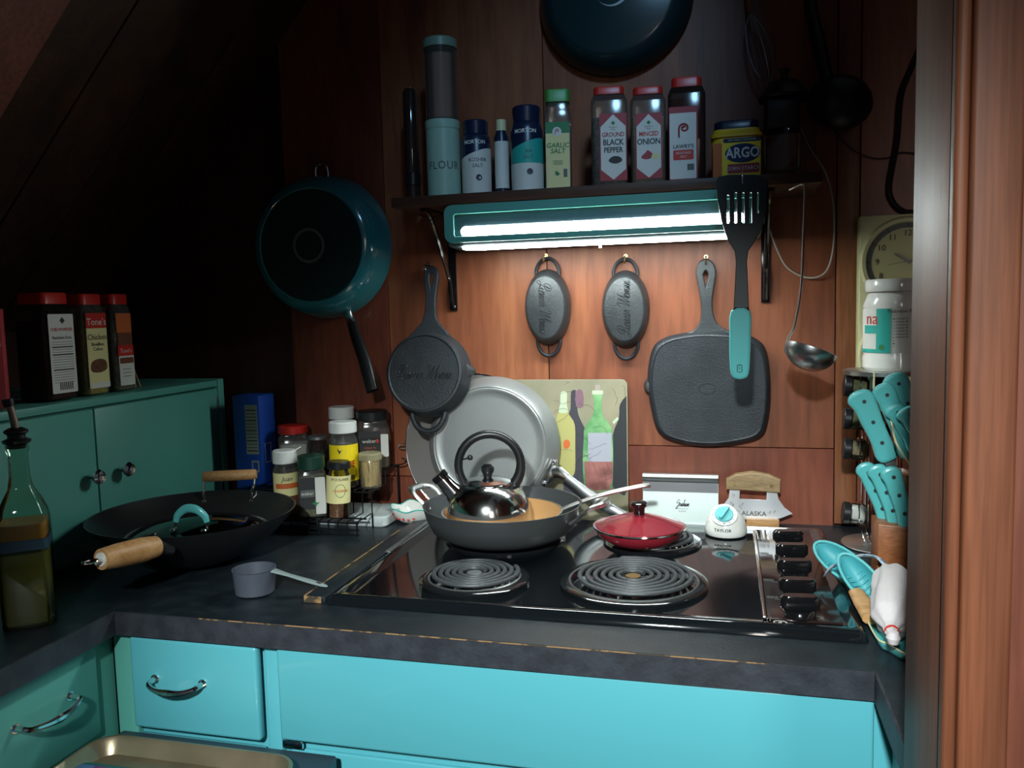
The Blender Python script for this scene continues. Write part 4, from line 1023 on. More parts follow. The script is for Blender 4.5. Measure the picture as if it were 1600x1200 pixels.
# ================================================================== ON THE BURNERS
ZC = ZP + .0168
c = Vector((-.402, 1.447, ZC)); r = .147
sa = thing('saute_pan', 'big grey anodised saute pan on the back left burner holding the copper pan', 'saute pan', c)
rb = .112; hz = 1.010 - ZC
ob('pan_body', lathe([(0, 0), (rb - .004, 0), (rb, .002), (rb + .018, .014), (r - .006, .036), (r - .001, hz - .003), (r, hz), (r - .0028, hz), (r - .004, hz - .004), (r - .009, .036), (rb + .014, .016), (rb - .002, .006), (0, .005)], 72), ANOD, sa)
def loop_handle(par, ang_, r_, z_, W=.038, D=.05, up=.012):
    pts = [(r_ - .002, -W * .75, z_ - .022), (r_ + .012, -W * .8, z_ - .012), (r_ + D * .7, -W * .85, z_ + up * .6), (r_ + D, -W * .45, z_ + up), (r_ + D * 1.02, 0, z_ + up), (r_ + D, W * .45, z_ + up), (r_ + D * .7, W * .85, z_ + up * .6), (r_ + .012, W * .8, z_ - .012), (r_ - .002, W * .75, z_ - .022)]
    return ob('side_handle', xf(tube(spline(pts, 5), [.005, .0042, .0055, .008, .0085, .008, .0055, .0042, .005], 10, flat=.7), rot=(0, 0, ang_)), SATIN, par)
loop_handle(sa, R(165), r - .004, hz); loop_handle(sa, R(-8), r - .004, hz)
for a_ in (R(148), R(182), R(-25), R(9)):
    ob('rivet', xf(lathe([(0, .003), (.004, .0022), (.0055, 0)], 12), ((r - .006) * math.cos(a_), (r - .006) * math.sin(a_), hz - .018), (0, PI / 2, a_ + PI)), SATIN, sa)
c2 = Vector((-.405, 1.455, ZC + .0065)); r2 = .112; hz2 = .035
cp = thing('copper_pan', 'copper-coloured nonstick pan nested in the grey saute pan, steel handle to the right', 'frying pan', c2)
ob('pan_body', lathe([(0, 0), (.084, 0), (.092, .004), (r2 - .003, hz2 - .006), (r2, hz2), (r2 - .002, hz2 + .0005), (r2 - .005, hz2 - .006), (.088, .006), (.080, .003), (0, .003)], 64), COPPER, cp)
ob('rim', lathe([(r2 + .0012, hz2 - .002), (r2 + .0012, hz2 + .001), (r2 - .002, hz2 + .001)], 64), SATIN, cp)
e0 = AZ(866, 803, 1.004) - c2; e1 = AY(1016, 759, 1.50) - c2
ha = Vector((r2 * .93, .035, hz2 - .004))
for s in (-1, 1):
    off = Vector((0, .0052 * s, 0))
    ob('handle_rod', tube(spline([ha + off, ha + (e1 - ha) * .15 + off * 1.1 + Vector((0, 0, .004)), ha + (e1 - ha) * .5 + off * 1.2 + Vector((0, 0, .008)), ha + (e1 - ha) * .9 + off * 1.1 + Vector((0, 0, .004)), e1 + off * .3], 6), .0032, 8), SATIN, cp)
ob('handle_plate', tube([ha, ha + (e1 - ha) * .22 + Vector((0, 0, .005))], [.006, .004], 10, flat=.6), SATIN, cp)
# whistling kettle
c3 = Vector((-.430, 1.452, ZC + .0105))
kt = thing('whistling_kettle', 'polished steel whistling kettle with black ring handle standing in the copper pan', 'kettle', c3, R(14))
H = 1.052 - c3.z
ob('kettle_body', lathe([(0, 0), (.070, 0), (.076, .004), (.0785, .018), (.078, .032), (.074, .050), (.066, .066), (.055, .077), (.046, .082), (.0455, .0845), (.043, .086), (0, .086)], 64), MIRROR, kt)
ob('lid', lathe([(.0445, .084), (.0445, .0875), (.041, .0885), (.036, .0905), (.022, .094), (0, .095)], 48), MIRROR, kt)
ob('lid_knob', lathe([(0, .093), (.008, .093), (.008, .098), (.0095, .101), (.0125, .107), (.0120, .114), (.007, .119), (0, .120)], 24), BLACK, kt)
sp0 = Vector((-.060, 0, .062)); sp1 = Vector((-.086, 0, .094))
ob('spout', tube([sp0 + Vector((.012, 0, -.012)), sp0, sp0 + (sp1 - sp0) * .5, sp1], [.022, .020, .0160, .0150], 24), MIRROR, kt)
dn = (sp1 - sp0).normalized()
ob('whistle_cap', tube([sp1 - dn * .002, sp1 - dn * .0005, sp1 + dn * .008, sp1 + dn * .011], [.0140, .0168, .0168, .014], 24), BLACKS, kt)
pts = []
for i in range(25):
    a_ = R(212 - i * (212 + 38) / 24 + 0)
    pts.append((.004 + .058 * math.cos(a_), 0, .117 + .058 * math.sin(a_)))
ob('handle', tube(pts, [.0085, .0080, .0080, .0080, .0080, .0085, .0105], 14, flat=1.0, ref=(0, 1, 0)), BLACK, kt)
ob('handle_bracket', join(tube([(-.044, 0, .080), (-.049, 0, .092)], .007, 10), tube([(.050, 0, .074), (.052, 0, .084)], .009, 10)), BLACK, kt)
ob('trigger', join(tube([(-.052, -.004, .128), (-.034, -.010, .133)], .0016, 6), xf(lathe([(0, -.0055), (.004, -.004), (.0055, 0), (.004, .004), (0, .0055)], 14), (-.031, -.011, .134))), BLACK, kt)
# small red lidded pan
c4 = Vector((-.150, 1.440, ZC)); r4 = .0795; h4 = .977 - ZC
rp = thing('red_pan', 'small red enamel pan with domed red lid and black knob on the back right burner', 'pan', c4)
ob('pan_body', lathe([(0, 0), (.052, 0), (.057, .002), (r4 - .006, h4 - .012), (r4 - .001, h4 - .002), (r4, h4), (r4 - .002, h4), (.052, .004), (0, .003)], 56), RED, rp)
ob('steel_rim', lathe([(r4 - .001, h4 - .002), (r4 + .0022, h4 + .0005), (r4 + .0018, h4 + .0028), (r4 - .002, h4 + .003)], 56), CHROME, rp)
ob('lid', lathe([(r4 - .0015, h4 + .001), (r4 - .002, h4 + .004), (r4 - .012, h4 + .0065), (r4 * .55, h4 + .015), (.014, h4 + .0225), (0, h4 + .023)], 56), RED, rp)
ob('lid_knob', lathe([(0, h4 + .022), (.0095, h4 + .022), (.0105, h4 + .034), (.014, h4 + .038), (.0145, h4 + .043), (.010, h4 + .046), (0, h4 + .0465)], 28), BLACKS, rp)
# white kitchen timer on the cooktop
c5 = Vector((AZ(1134, 838, ZP + .001).x, AZ(1134, 838, ZP + .001).y + .014, ZP + .0005)); 
tm = thing('kitchen_timer', 'white dome kitchen timer with turquoise dial on the back of the cooktop', 'timer', c5, face(c5) * .5)
rt = .0385
ob('timer_foot', lathe([(0, 0), (rt - .004, 0), (rt - .001, .003), (0, .003)], 40), BLACK, tm)
tb = lathe([(rt - .002, .003), (rt, .006), (rt, .014), (rt - .004, .030), (rt - .013, .044), (rt - .026, .050), (0, .051)], 44)
ob('timer_body', tb, CERAM, tm)
dl = (R(42), 0, 0); dloc = (-.003, -.0235, .0432)
ob('dial_disc', xf(cyl(.0235, .000, .0012, 40), dloc, dl), WHITE, tm)
ob('dial_knob', xf(join(cyl(.0165, .001, .005, 36, bev=.001), xf(prism(rrect(.030, .007, .003), .004, .011, .0015), rot=(0, 0, R(60)))), dloc, dl), TEALS, tm)
nmb = [xf(txt(str(n_), .0042, .0001), (.0200 * math.sin(n_ * PI / 30), 0, .0200 * math.cos(n_ * PI / 30))) for n_ in range(0, 60, 5)]
ob('dial_numbers', xf(xf(join(*nmb), rot=(-PI / 2, 0, 0), loc=(0, 0, .0014)), dloc, dl), DARKP, tm)
ob('lettering', bend(txt('TAYLOR', .0085, .0001, bold=.02), rt - .0002, .0165, -.15), DARKP, tm)

# ================================================================== LEFT BACK CORNER
mb = thing('marble_slab', 'grey marble slab lying under the wire spice rack', 'slab', (-.76, 1.60, CT + .0005))
ob('slab', prism(rrect(.165, .115, .010, 4), 0, .022, .003), MARBLE, mb)
# floral dish
c6 = Vector((-.640, 1.605, CT + .0005))
fd = thing('floral_dish', 'white ceramic spoon dish with wavy turquoise rim and red flowers', 'dish', c6)
rd = .046
rings = []
for k, (rr, zz) in enumerate([(.022, 0), (.030, .001), (.040, .010), (.046, .022), (.049, .030), (.047, .0305), (.044, .023), (.037, .012), (.026, .004)]):
    ring_ = []
    for i in range(48):
        a_ = i * PI / 24; wv = 1 + (.05 * math.cos(6 * a_) if zz > .02 else 0)
        ring_.append((rr * wv * math.cos(a_), rr * wv * math.sin(a_), zz * (1 + (.10 * math.cos(6 * a_) if zz > .02 else 0))))
    rings.append(ring_)
ob('bowl', loft(rings), CERAM, fd)
rimp = [(.0485 * (1 + .05 * math.cos(6 * a_ * PI / 24)) * math.cos(a_ * PI / 24), .0485 * (1 + .05 * math.cos(6 * a_ * PI / 24)) * math.sin(a_ * PI / 24), .0308 * (1 + .10 * math.cos(6 * a_ * PI / 24))) for a_ in range(48)]
ob('painted_rim', tube(rimp, .0014, 6, True), TEALP, fd)
for i, (a_, zz) in enumerate(((-150, .017), (-138, .014), (-126, .012), (-115, .012), (-100, .013), (-85, .012), (-140, .021), (-70, .015))):
    rr = .030 + (zz) * .62 + .004
    ob('painted_flower', xf(lathe([(0, .0008), (.0026, .0004), (.003, 0)], 8), (rr * math.cos(R(a_)), rr * math.sin(R(a_)), zz), (0, R(68), R(a_))), REDC, fd)
# stepped wire rack
WIREM = mat('black_wire', (.010, .012, .014), .35, metal=.4)
Y1, Y2, Y3, Y4 = 1.466, 1.540, 1.612, 1.682
Z1, Z2, Z3 = .955, 1.000, 1.030
X0, X1 = -.975, -.706
wr_ = thing('wire_spice_rack', 'black wire three-step rack full of spice jars in the back left corner', 'rack', ((X0 + X1) / 2, 1.56, CT + .0005))
O = ((X0 + X1) / 2, 1.56, CT + .0005)
n = 14
for i in range(n):
    x = X0 + (X1 - X0) * i / (n - 1)
    g = tube([Vector(q) for q in ((x, Y1, CT + .004), (x, Y1, Z1), (x, Y2, Z1), (x, Y2, Z2), (x, Y3, Z2), (x, Y3, Z3), (x, Y4, Z3))], .0014, 6)
    ob('wire', rel(g, O), WIREM, wr_)
for y, z in ((Y1, CT + .0045), (Y1, CT + .014), (Y1, Z1 - .0025), (Y2, Z2 - .0025), (Y3, Z3 - .0025), (Y4, Z3 - .0025), ((Y1 + Y2) / 2, Z1 - .0025), ((Y2 + Y3) / 2, Z2 - .0025)):
    ob('rail', rel(tube([(X0 - .004, y, z), (X1 + .004, y, z)], .0018, 6), O), WIREM, wr_)
for x in (X0, X1):
    for y, z in ((Y2, Z1), (Y4, Z3), (Y1, Z1)):
        ob('leg', rel(tube([(x, y, z), (x, y, CT + .0008)], .002, 6), O), WIREM, wr_)
ob('end_scroll', rel(tube(spline([(X1, Y4 - .01, Z3), (X1 + .020, Y4 - .01, Z3 + .004), (X1 + .026, Y4 - .01, Z3 + .012), (X1 + .016, Y4 - .01, Z3 + .016)], 4), .0016, 6), O), WIREM, wr_)
G_RACK = 'spice jars on the wire rack'
ZO = .0022
def jar(x0_, x1_, yt, Y, z, name, lab, cat, capm, capf=.15, content=SPICE_D, fill=.75, glassm=PLAST, neck=.86, square=False, tilt=0.0, capw=.98, wk_=1.0):
    l, w, h = spot_on(x0_, x1_, yt, Y, z + ZO); w *= wk_
    t = thing(name, lab, cat, l, group=G_RACK, rot=(0, tilt, face(l)))
    r = w / 2
    if square:
        ob('jar_body', sqbottle(w, w * .9, w * .22, [(.94, 0), (1, .003), (1, h * .68), (.9, h * (1 - capf) - .006), (neck, h * (1 - capf) - .002), (neck, h * (1 - capf) + .002)]), glassm, t)
        ob('contents', sqbottle(w * .93, w * .83, w * .2, [(.94, .002), (1, .004), (1, h * .66 * fill + .004)]), content, t)
    else:
        ob('jar_body', lathe([(0, 0), (r - .002, 0), (r, .002), (r, h * .70), (r * neck, h * (1 - capf) - .006), (r * neck, h * (1 - capf) + .002)], 36), glassm, t)
        ob('contents', lathe([(0, .002), (r * .93, .002), (r * .93, h * .68 * fill), (0, h * .68 * fill)], 30), content, t)
    rc_ = r * capw
    ribs = 1
    ob('cap', lathe([(rc_ - .001, h * (1 - capf)), (rc_, h * (1 - capf) + .001), (rc_, h - .002), (rc_ - .002, h), (0, h)], 36), capm, t)
    return t, w, h, r
t, w, h, r = jar(513, 557, 658, 1.578, Z2, 'barbecue_seasoning', 'clear shaker with bright yellow label reading B-B-QUE and white cap', 'spice bottle', WHITE, .17, SPICE_D, .9)
ob('label', cpatch(r + .0003, h * .10, h * .66, 1.7), YEL, t)
ob('lettering', bend(txt('B-B-QUE', .0185, .0001, bold=.03, xs=.78), r + .0006, h * .36, -.12), REDC, t, label='red lettering')
ob('bird_print', bend(plate(sm2([(-.004, .004), (-.001, -.002), (.001, -.005), (.002, -.001), (.006, .004), (.002, .002), (-.001, .003), (-.003, .007)], 3), [], .0003), r + .0006, h * .56, -.3), DARKP, t)
ob('print_bars', bend(join(*[xf(box(.0012, .0002, .010), (i * .0022, 0, 0)) for i in range(5)]), r + .0006, h * .16, .45), DARKP, t)
t, w, h, r = jar(513, 553, 635, 1.648, Z3, 'tall_white_capped_jar', 'tall jar with pale ribbed cap standing behind the yellow-labelled shaker', 'spice bottle', WHITE, .20, SALT, .9)
t, w, h, r = jar(556, 606, 641, 1.648, Z3, 'pepper_jar', 'large black-capped jar with grill seasoning label behind the toothpick cup', 'spice bottle', BLACK, .17, SPICE_T, .6, square=True)
yb = -w * .45 - .0004
fl_lab(t, -w * .42, w * .22, h * .28, h * .66, DARKP, yb); fl_lab(t, w * .23, w * .46, h * .20, h * .60, PAPER, yb, 'label_side')
fl_lab(t, -w * .40, w * .20, h * .42, h * .55, BLACK, yb - .0003, 'label_band')
ob('lettering', xf(txt('weber', .0115, .0001), (-w * .12, yb - .0008, h * .485)), PAPER, t, label='white lettering')
ob('flame_print', xf(plate(sm2([(-.002, -.004), (.002, -.004), (.003, 0), (0, .005), (-.003, 0)], 3), [], .0003), (w * .13, yb - .0009, h * .485)), REDC, t)
ob('lettering', xf(join(txt("STEAK 'N", .006), xf(txt('CHOP', .006), (0, 0, -.007))), (-w * .1, yb - .0008, h * .365)), ORANGEP, t)
t, w, h, r = jar(434, 481, 664, 1.645, Z3, 'red_capped_jar', 'clear jar with a bright red cap behind the white-capped seasoning', 'spice bottle', REDC, .20, SALT, .75, square=True)
t, w, h, r = jar(482, 512, 680, 1.582, Z2, 'small_dark_jar', 'small dark spice jar with pale rim behind the green-capped jar', 'spice bottle', STEELD, .08, SPICE_D, 1.0, PLASTD)
t, w, h, r = jar(423, 465, 703, 1.508, Z1, 'white_capped_seasoning', 'yellow-labelled seasoning shaker with open white flip cap', 'spice bottle', WHITE, .20, SPICE_B, .9, wk_=.88)
ob('label', cpatch(r + .0003, h * .05, h * .66, 1.6), CREAML, t)
ob('label_panel', cpatch(r + .0006, h * .05, h * .30, .9, .2), BROWNP, t)
ob('label_band', cpatch(r + .0006, h * .42, h * .50, 1.0, .1), ORANGEP, t)
ob('lettering', bend(txt('Juan', .013, .0001, shear=.3), r + .0007, h * .57, .1), DARKP, t)
ob('open_flap', xf(plate(rrect(.026, .012, .004, 3), [], .002), (r * .9, 0, h - .002), (PI / 2 - .2, -.5, 0)), WHITE, t)
t, w, h, r = jar(462, 508, 711, 1.503, Z1, 'green_capped_jar', 'dark green capped jar with a photographic steak label', 'spice bottle', GREEND, .22, SPICE_G, .95, square=True, wk_=.93)
yb = -w * .45 - .0004
fl_lab(t, -w * .42, w * .10, h * .14, h * .66, DARKP, yb); fl_lab(t, w * .11, w * .46, h * .05, h * .66, PAPER, yb, 'label_side')
fl_lab(t, -w * .40, w * .08, h * .34, h * .46, GREY, yb - .0003, 'label_band')
ob('lettering', xf(txt('weber', .0095, .0001), (-w * .17, yb - .0008, h * .40)), PAPER, t)
ob('leaf_print', xf(plate(sm2([(-.008, .002), (-.002, -.001), (0, -.007), (.003, -.001), (.008, .003), (.002, .003), (0, .009), (-.003, .003)], 3), [], .0003), (w * .10, yb - .0009, h * .22)), GREENL, t)
t, w, h, r = jar(505, 544, 722, 1.490, Z1, 'cinnamon_jar', 'leaning glass jar of ground cinnamon with pale yellow label and dark cap', 'spice bottle', BLACK, .13, SPICE_B, 1.0, GLASS, .80, tilt=R(3), wk_=.94)
t.location.z += .002
ob('label', cpatch(r + .0003, h * .27, h * .76, 1.5), CREAML, t)
ob('lettering', bend(txt('SPICE ISLANDS', .0072, .0001, xs=.8), r + .0006, h * .70, .1), DARKP, t)
ob('label_picture', bend(plate([(.011 * math.cos(i * PI / 12), .0135 * math.sin(i * PI / 12)) for i in range(24)], [], .0003), r + .0005, h * .50, .15), GREENL, t)
ob('label_band', bend(xf(box(.026, .0003, .007)), r + .0008, h * .50, .15), CREAML, t)
ob('lettering', bend(txt('CINNAMON', .0068, .0001, xs=.85), r + .0010, h * .50, .15), ORANGEP, t)
# toothpicks
l, w, h = spot_on(559, 597, 707, 1.578, Z2 + ZO); w *= .95
tp = thing('toothpick_cup', 'clear plastic cup packed with wooden toothpicks on the rack', 'toothpick holder', l, face(l), G_RACK); r = w / 2
ob('cup', lathe([(0, 0), (r * .88, 0), (r * .9, .002), (r * .96, h * .80), (r * .94, h * .81)], 32), PLAST, tp)
ob('lid', lathe([(r * .98, h * .80), (r, h * .82), (r, h * .97), (r - .002, h), (0, h)], 32), glass('lid_clear', (.9, .88, .7), .8, .1, .35, (.75, .68, .42)), tp)
random.seed(3); tps = []
for i in range(90):
    a_ = random.random() * 6.28; rr = r * .8 * math.sqrt(random.random()); b_ = a_ + random.uniform(-.5, .5)
    tps.append(tube([(rr * math.cos(a_), rr * math.sin(a_), .003), (rr * math.cos(b_) * .98, rr * math.sin(b_) * .98, h * random.uniform(.68, .78))], .0011, 4))
o_ = ob('toothpicks', join(*tps), TOOTH, tp); o_['kind'] = 'stuff'
# blue box
bb = thing('blue_box', 'tall dark blue carton with nutrition panel between the green cabinet and the rack', 'box', (-1.026, 1.634, CT + .0005))
bw, bd, bh = .066, .064, 1.190 - CT
ob('carton', bx(-bw / 2, bw / 2, -bd / 2, bd / 2, 0, bh), BLUE, bb, bev=.002)
GP = plain('carton_panel', '8f9688', .6)
ob('nutrition_panel', xf(plate(rrect(.030, .110, .001, 2, .012, .19), [], .0004), (0, -bd / 2 - .0003, 0)), GP, bb)
ob('print_lines', xf(join(*[xf(box(.026, .0002, .0012 if i % 3 else .0022), (.012, 0, .143 + i * .0075)) for i in range(13)]), (0, -bd / 2 - .0007, 0)), DARKP, bb)
ob('seal_print', xf(plate(rrect(.018, .026, .001, 2, .017, .108), [rrect(.012, .018, .001, 2, .017, .108)], .0004), (0, -bd / 2 - .0003, 0)), GP, bb)
ob('price_frame', xf(plate(rrect(.026, .044, .001, 2), [rrect(.022, .040, .001, 2)], .0004), (bw / 2 + .0003, -.004, .135), (0, 0, PI / 2)), LB, bb)

# ================================================================== LEFT COUNTER
c = Vector((-.930, 1.270, CT + .0005)); r = .178; hz = .090
wo = thing('wok', 'large black wok with pale wooden handles on the left counter', 'wok', c)
ob('wok_body', lathe([(0, 0), (.052, 0), (.062, .003), (.100, .020), (.140, .048), (.165, .074), (r - .001, hz), (r, hz + .0015), (r - .003, hz + .001), (.162, .074), (.137, .050), (.098, .023), (.060, .006), (0, .004)], 80), NONSTICK, wo)
q0 = AZ(317, 745, 1.047) - c; q1 = AZ(401, 741, 1.047) - c
mid = (q0 + q1) / 2
ob('helper_handle', join(tube([q0, q0 + (q1 - q0) * .03, q0 + (q1 - q0) * .5, q0 + (q1 - q0) * .97, q1], [.0085, .0105, .0110, .0105, .0085], 16)), W_LIGHT, wo, label='short pale wooden grip')
d_ = Vector((mid.x, mid.y, 0)).normalized()
for q in (q0 + (q1 - q0) * .03, q0 + (q1 - q0) * .97):
    b_ = Vector((q.x, q.y, 0)) ; b_ = b_ - d_ * (b_.length - (r - .014)) * 1.0; b_.z = hz - .018
    ob('handle_wire', tube([q, Vector((q.x, q.y, hz + .012)) - d_ * .006, Vector((b_.x, b_.y, hz + .001)), b_], .0026, 8), CHROME, wo)
    ob('rivet', xf(lathe([(0, .003), (.004, .002), (.0055, 0)], 12), b_ - d_ * .002, (0, PI / 2, math.atan2(d_.y, d_.x) + PI)), CHROME, wo)
a0 = AZ(243, 854, 1.012) - c; a1 = AZ(158, 874, 1.020) - c
ob('long_handle', tube([a0 + (a1 - a0) * -.02, a0, a0 + (a1 - a0) * .25, a0 + (a1 - a0) * .7, a1], [.012, .0165, .0190, .0180, .0155], 20), W_LIGHT, wo, label='pale wooden long handle')
dh = (a1 - a0).normalized()
ob('handle_ferrule', tube([a0 - dh * .03 + Vector((0, 0, -.012)), a0 + dh * .002], [.008, .013], 12), NONSTICK, wo)
ob('end_cap', tube([a1 - dh * .001, a1 + dh * .002], [.011, .010], 16), CERAM, wo)
e_ = a1 + dh * .002
lp = [e_ + Vector((.004, 0, 0)), e_ + dh * .012 + Vector((.007, 0, 0)), e_ + dh * .024 + Vector((.004, 0, 0)), e_ + dh * .027, e_ + dh * .024 + Vector((-.004, 0, 0)), e_ + dh * .012 + Vector((-.007, 0, 0)), e_ + Vector((-.004, 0, 0))]
ob('hanging_loop', tube(spline(lp, 4), .0025, 8), CHROME, wo)
# glass lid lying in the wok
cl = Vector((c.x + .000, c.y + .008, c.z + .052))
gl = thing('glass_pan_cover', 'glass pan lid with turquoise arch handle lying inside the wok', 'lid', cl)
rl = .122
ob('glass_dome', lathe([(rl, 0), (rl * .85, .010), (rl * .6, .018), (rl * .3, .023), (0, .025)], 56), GLASSL, gl)
ob('steel_rim', tube([(rl * math.cos(i * PI / 28), rl * math.sin(i * PI / 28), 0) for i in range(56)], .0028, 8, True), STEELD, gl)
p0 = AZ(275, 824, cl.z + .024) - cl; p1 = AZ(324, 825, cl.z + .024) - cl
m_ = (p0 + p1) / 2; hh_ = .033
for q in (p0, p1):
    ob('handle_post', tube([q + Vector((0, 0, -.004)), q + Vector((0, 0, .012))], .0024, 8), CHROME, gl)
    ob('rivet', xf(lathe([(0, .003), (.004, .002), (.0055, 0)], 12), q + Vector((0, -.010, -.002))), CHROME, gl)
ob('handle', tube(spline([p0 + Vector((0, 0, .010)), p0 + (p1 - p0) * .08 + Vector((0, 0, .022)), m_ + Vector((-.010, 0, hh_)), m_ + Vector((.010, 0, hh_)), p0 + (p1 - p0) * .92 + Vector((0, 0, .022)), p1 + Vector((0, 0, .010))], 6), [.005, .0065, .0075, .0075, .0065, .005], 12, flat=.6, ref=(0, 1, 0)), TEALH, gl)
# measuring cup
c = Vector((AZ(399, 926, CT).x, AZ(399, 926, CT).y, CT + .0005)); 
mc = thing('measuring_cup', 'small grey plastic measuring scoop on the counter left of the cooktop', 'measuring cup', c)
CUP = plain('scoop_grey', '4a4f5a', .5)
rm = .0345; hm = .040
ob('cup', lathe([(0, 0), (rm - .007, 0), (rm - .004, .002), (rm - .001, hm - .001), (rm, hm), (rm - .002, hm), (rm - .006, .004), (0, .003)], 40), CUP, mc)
e = AZ(512, 917, CT + .014) - c; dd = Vector((e.x, e.y, 0)).normalized(); pn = Vector((-dd.y, dd.x, 0))
hs_ = dd * (rm - .002) + Vector((0, 0, hm - .003)); he = Vector((e.x, e.y, .014))
ob('handle', tube(spline([hs_, hs_ + (he - hs_) * .3, hs_ + (he - hs_) * .65, hs_ + (he - hs_) * .9, he], 5), [.0095, .0060, .0075, .0065, .002], 12, flat=.28), plain('scoop_handle', '7c8a8a', .5), mc, label='lighter grey handle')
ob('handle_hole', tube([hs_ + (he - hs_) * .80 + Vector((0, 0, .0018)), hs_ + (he - hs_) * .88 + Vector((0, 0, .0018))], .0026, 10, flat=.3), DARKP, mc)
# oil bottle
cb_ = Vector((-.992, .962, CT + .0005))
olb = thing('oil_bottle', 'square glass bottle of infused oil with cork pourer at the front left', 'bottle', cb_, R(38))
w = .066; hb = .150
ob('bottle_glass', sqbottle(w, w, .009, [(.96, 0), (1, .004), (1, hb), (.93, hb + .014), (.70, hb + .034), (.46, hb + .050), (.38, hb + .066), (.36, hb + .100), (.42, hb + .104), (.42, hb + .114)], 5), GLASSG, olb)
ob('oil', sqbottle(w * .9, w * .9, .008, [(.96, .005), (1, .007), (1, hb * .72)], 5), OIL, olb)
ob('oil_top_layer', sqbottle(w * .9, w * .9, .008, [(1, hb * .86), (1, hb * 1.0), (.98, hb * 1.01)], 5), plain('amber_oil', 'b8762c', .3), olb)
ob('label_band', sqbottle(w * 1.004, w * 1.004, .009, [(1, hb * .76), (1, hb * .86)], 5), plain('band_blue', '2c4a5c', .4), olb)
random.seed(5)
for k_ in range(5):
    pts = [(random.uniform(-.018, .018), random.uniform(-.018, .018), .008 + random.random() * .02)]
    for i in range(4): pts.append((pts[-1][0] + random.uniform(-.006, .006), pts[-1][1] + random.uniform(-.006, .006), pts[-1][2] + .02))
    ob('herb_sprig', tube(spline(pts, 4), [.004, .006, .005, .003], 7), SPICE_G, olb)
zc = hb + .114
ob('stopper', lathe([(0, zc - .006), (.011, zc - .006), (.012, zc), (.018, zc + .002), (.019, zc + .006), (.012, zc + .009), (.012, zc + .014), (.016, zc + .017), (.016, zc + .020), (.009, zc + .024), (0, zc + .024)], 24), BLACK, olb)
ob('pour_spout', tube([(0, 0, zc + .02), (-.003, 0, zc + .045), (-.006, 0, zc + .058)], [.0055, .005, .0045], 12), plain('spout_tan', '8a7464', .4), olb)
ob('spout_cap', tube([(-.006, 0, zc + .055), (-.0075, 0, zc + .066)], [.0075, .008], 12), BLACK, olb)
# ---- on top of the small cabinet
XT, ZTOP = -1.185, 1.2245
G_TOP = 'things standing on the green counter cabinet'
def topjar(pxc, pyt, W_, name, lab, content, glassm=PLASTD):
    b_ = AX(pxc, 628, XT)
    l = Vector((XT, b_.y, ZTOP)); h = AX(pxc - 6, pyt, XT).z - ZTOP
    t = thing(name, lab, 'spice bottle', l, PI / 2, G_TOP)
    ob('bottle_body', sqbottle(W_, W_, .012, [(.95, 0), (1, .003), (1, h * .80), (.92, h * .86), (.80, h * .90)]), glassm, t)
    ob('contents', sqbottle(W_ * .93, W_ * .93, .011, [(.95, .002), (1, .004), (1, h * .74)]), content, t)
    ob('cap', sqbottle(W_ * .86, W_ * .86, .010, [(1, h * .895), (1, h * .985), (.95, h)]), REDC, t)
    return t, h, -W_ / 2 - .0004
t, h, yb = topjar(78, 458, .070, 'chili_powder_bottle', 'tall square bottle of dark red chili powder with a long white nutrition label', SPICE_R)
fl_lab(t, -.028, .030, .012, h * .80, PAPER, yb)
ob('emblem', xf(plate([(0, .006), (.006, 0), (0, -.006), (-.006, 0)], [], .0003), (.004, yb - .0004, h * .74)), DARKP, t)
ob('lettering', xf(txt('CHILI POWDER', .0085, .0001, xs=.85), (.001, yb - .0006, h * .655)), REDC, t)
ob('lettering', xf(txt('Nutrition Facts', .0085, .0001, xs=.85), (.001, yb - .0006, h * .58)), DARKP, t)
ob('print_lines', xf(join(*[xf(box(.048, .0002, .0022 if i in (2, 5, 11) else .0007), (.001, 0, h * .54 - i * .0045)) for i in range(17)]), (0, yb - .0005, 0)), DARKP, t)
ob('bar_code', xf(join(*[xf(box(.0022, .0002, .013), (-.010 + i * .0046, 0, .024)) for i in range(7)]), (0, yb - .0006, 0)), DARKP, t)
t, h, yb = topjar(137, 460, .062, 'bouillon_bottle', 'square spice bottle labelled Chicken, its contents yellow at the bottom', SPICE_Y, PLAST)
fl_lab(t, -.026, .026, .012, h * .80, CREAML, yb); fl_lab(t, -.026, .026, h * .66, h * .81, REDC, yb - .0003, 'label_band')
ob('lettering', xf(txt("Tone's", .0185, .0001), (.0, yb - .0009, h * .72)), PAPER, t)
ob('lettering', xf(txt('Chicken', .0150, .0001), (.0, yb - .0009, h * .57)), DARKP, t)
ob('lettering', xf(join(txt('Bouillon', .0095), xf(txt('Cubes', .0095), (0, 0, -.009))), (.0, yb - .0009, h * .50)), GREY, t)
ob('label_picture', xf(plate(sm2([(-.020, -.008), (-.018, .008), (0, .014), (.018, .010), (.020, -.006), (0, -.012)], 3), [], .0003), (.0, yb - .0006, h * .28)), SPICE_B, t)
fl_lab(t, -.022, .026, .012, h * .12, PAPER, yb - .0006, 'label_foot')
t, h, yb = topjar(183, 460, .056, 'seasoning_bottle', 'square spice bottle with orange picture above a red and white label', SPICE_G, PLAST)
fl_lab(t, -.022, .020, h * .60, h * .80, ORANGEP, yb); fl_lab(t, -.020, .020, h * .47, h * .60, BROWNP, yb, 'label_panel')
fl_lab(t, -.022, .022, h * .36, h * .47, REDC, yb - .0003, 'label_band'); fl_lab(t, -.020, .022, .010, h * .36, PAPER, yb, 'label_foot')
ob('lettering', xf(txt("Tone's", .0120, .0001), (.0, yb - .0008, h * .41)), PAPER, t)
fl_lab(t, -.018, .020, h * .28, h * .34, BROWNP, yb - .0004, 'label_picture')
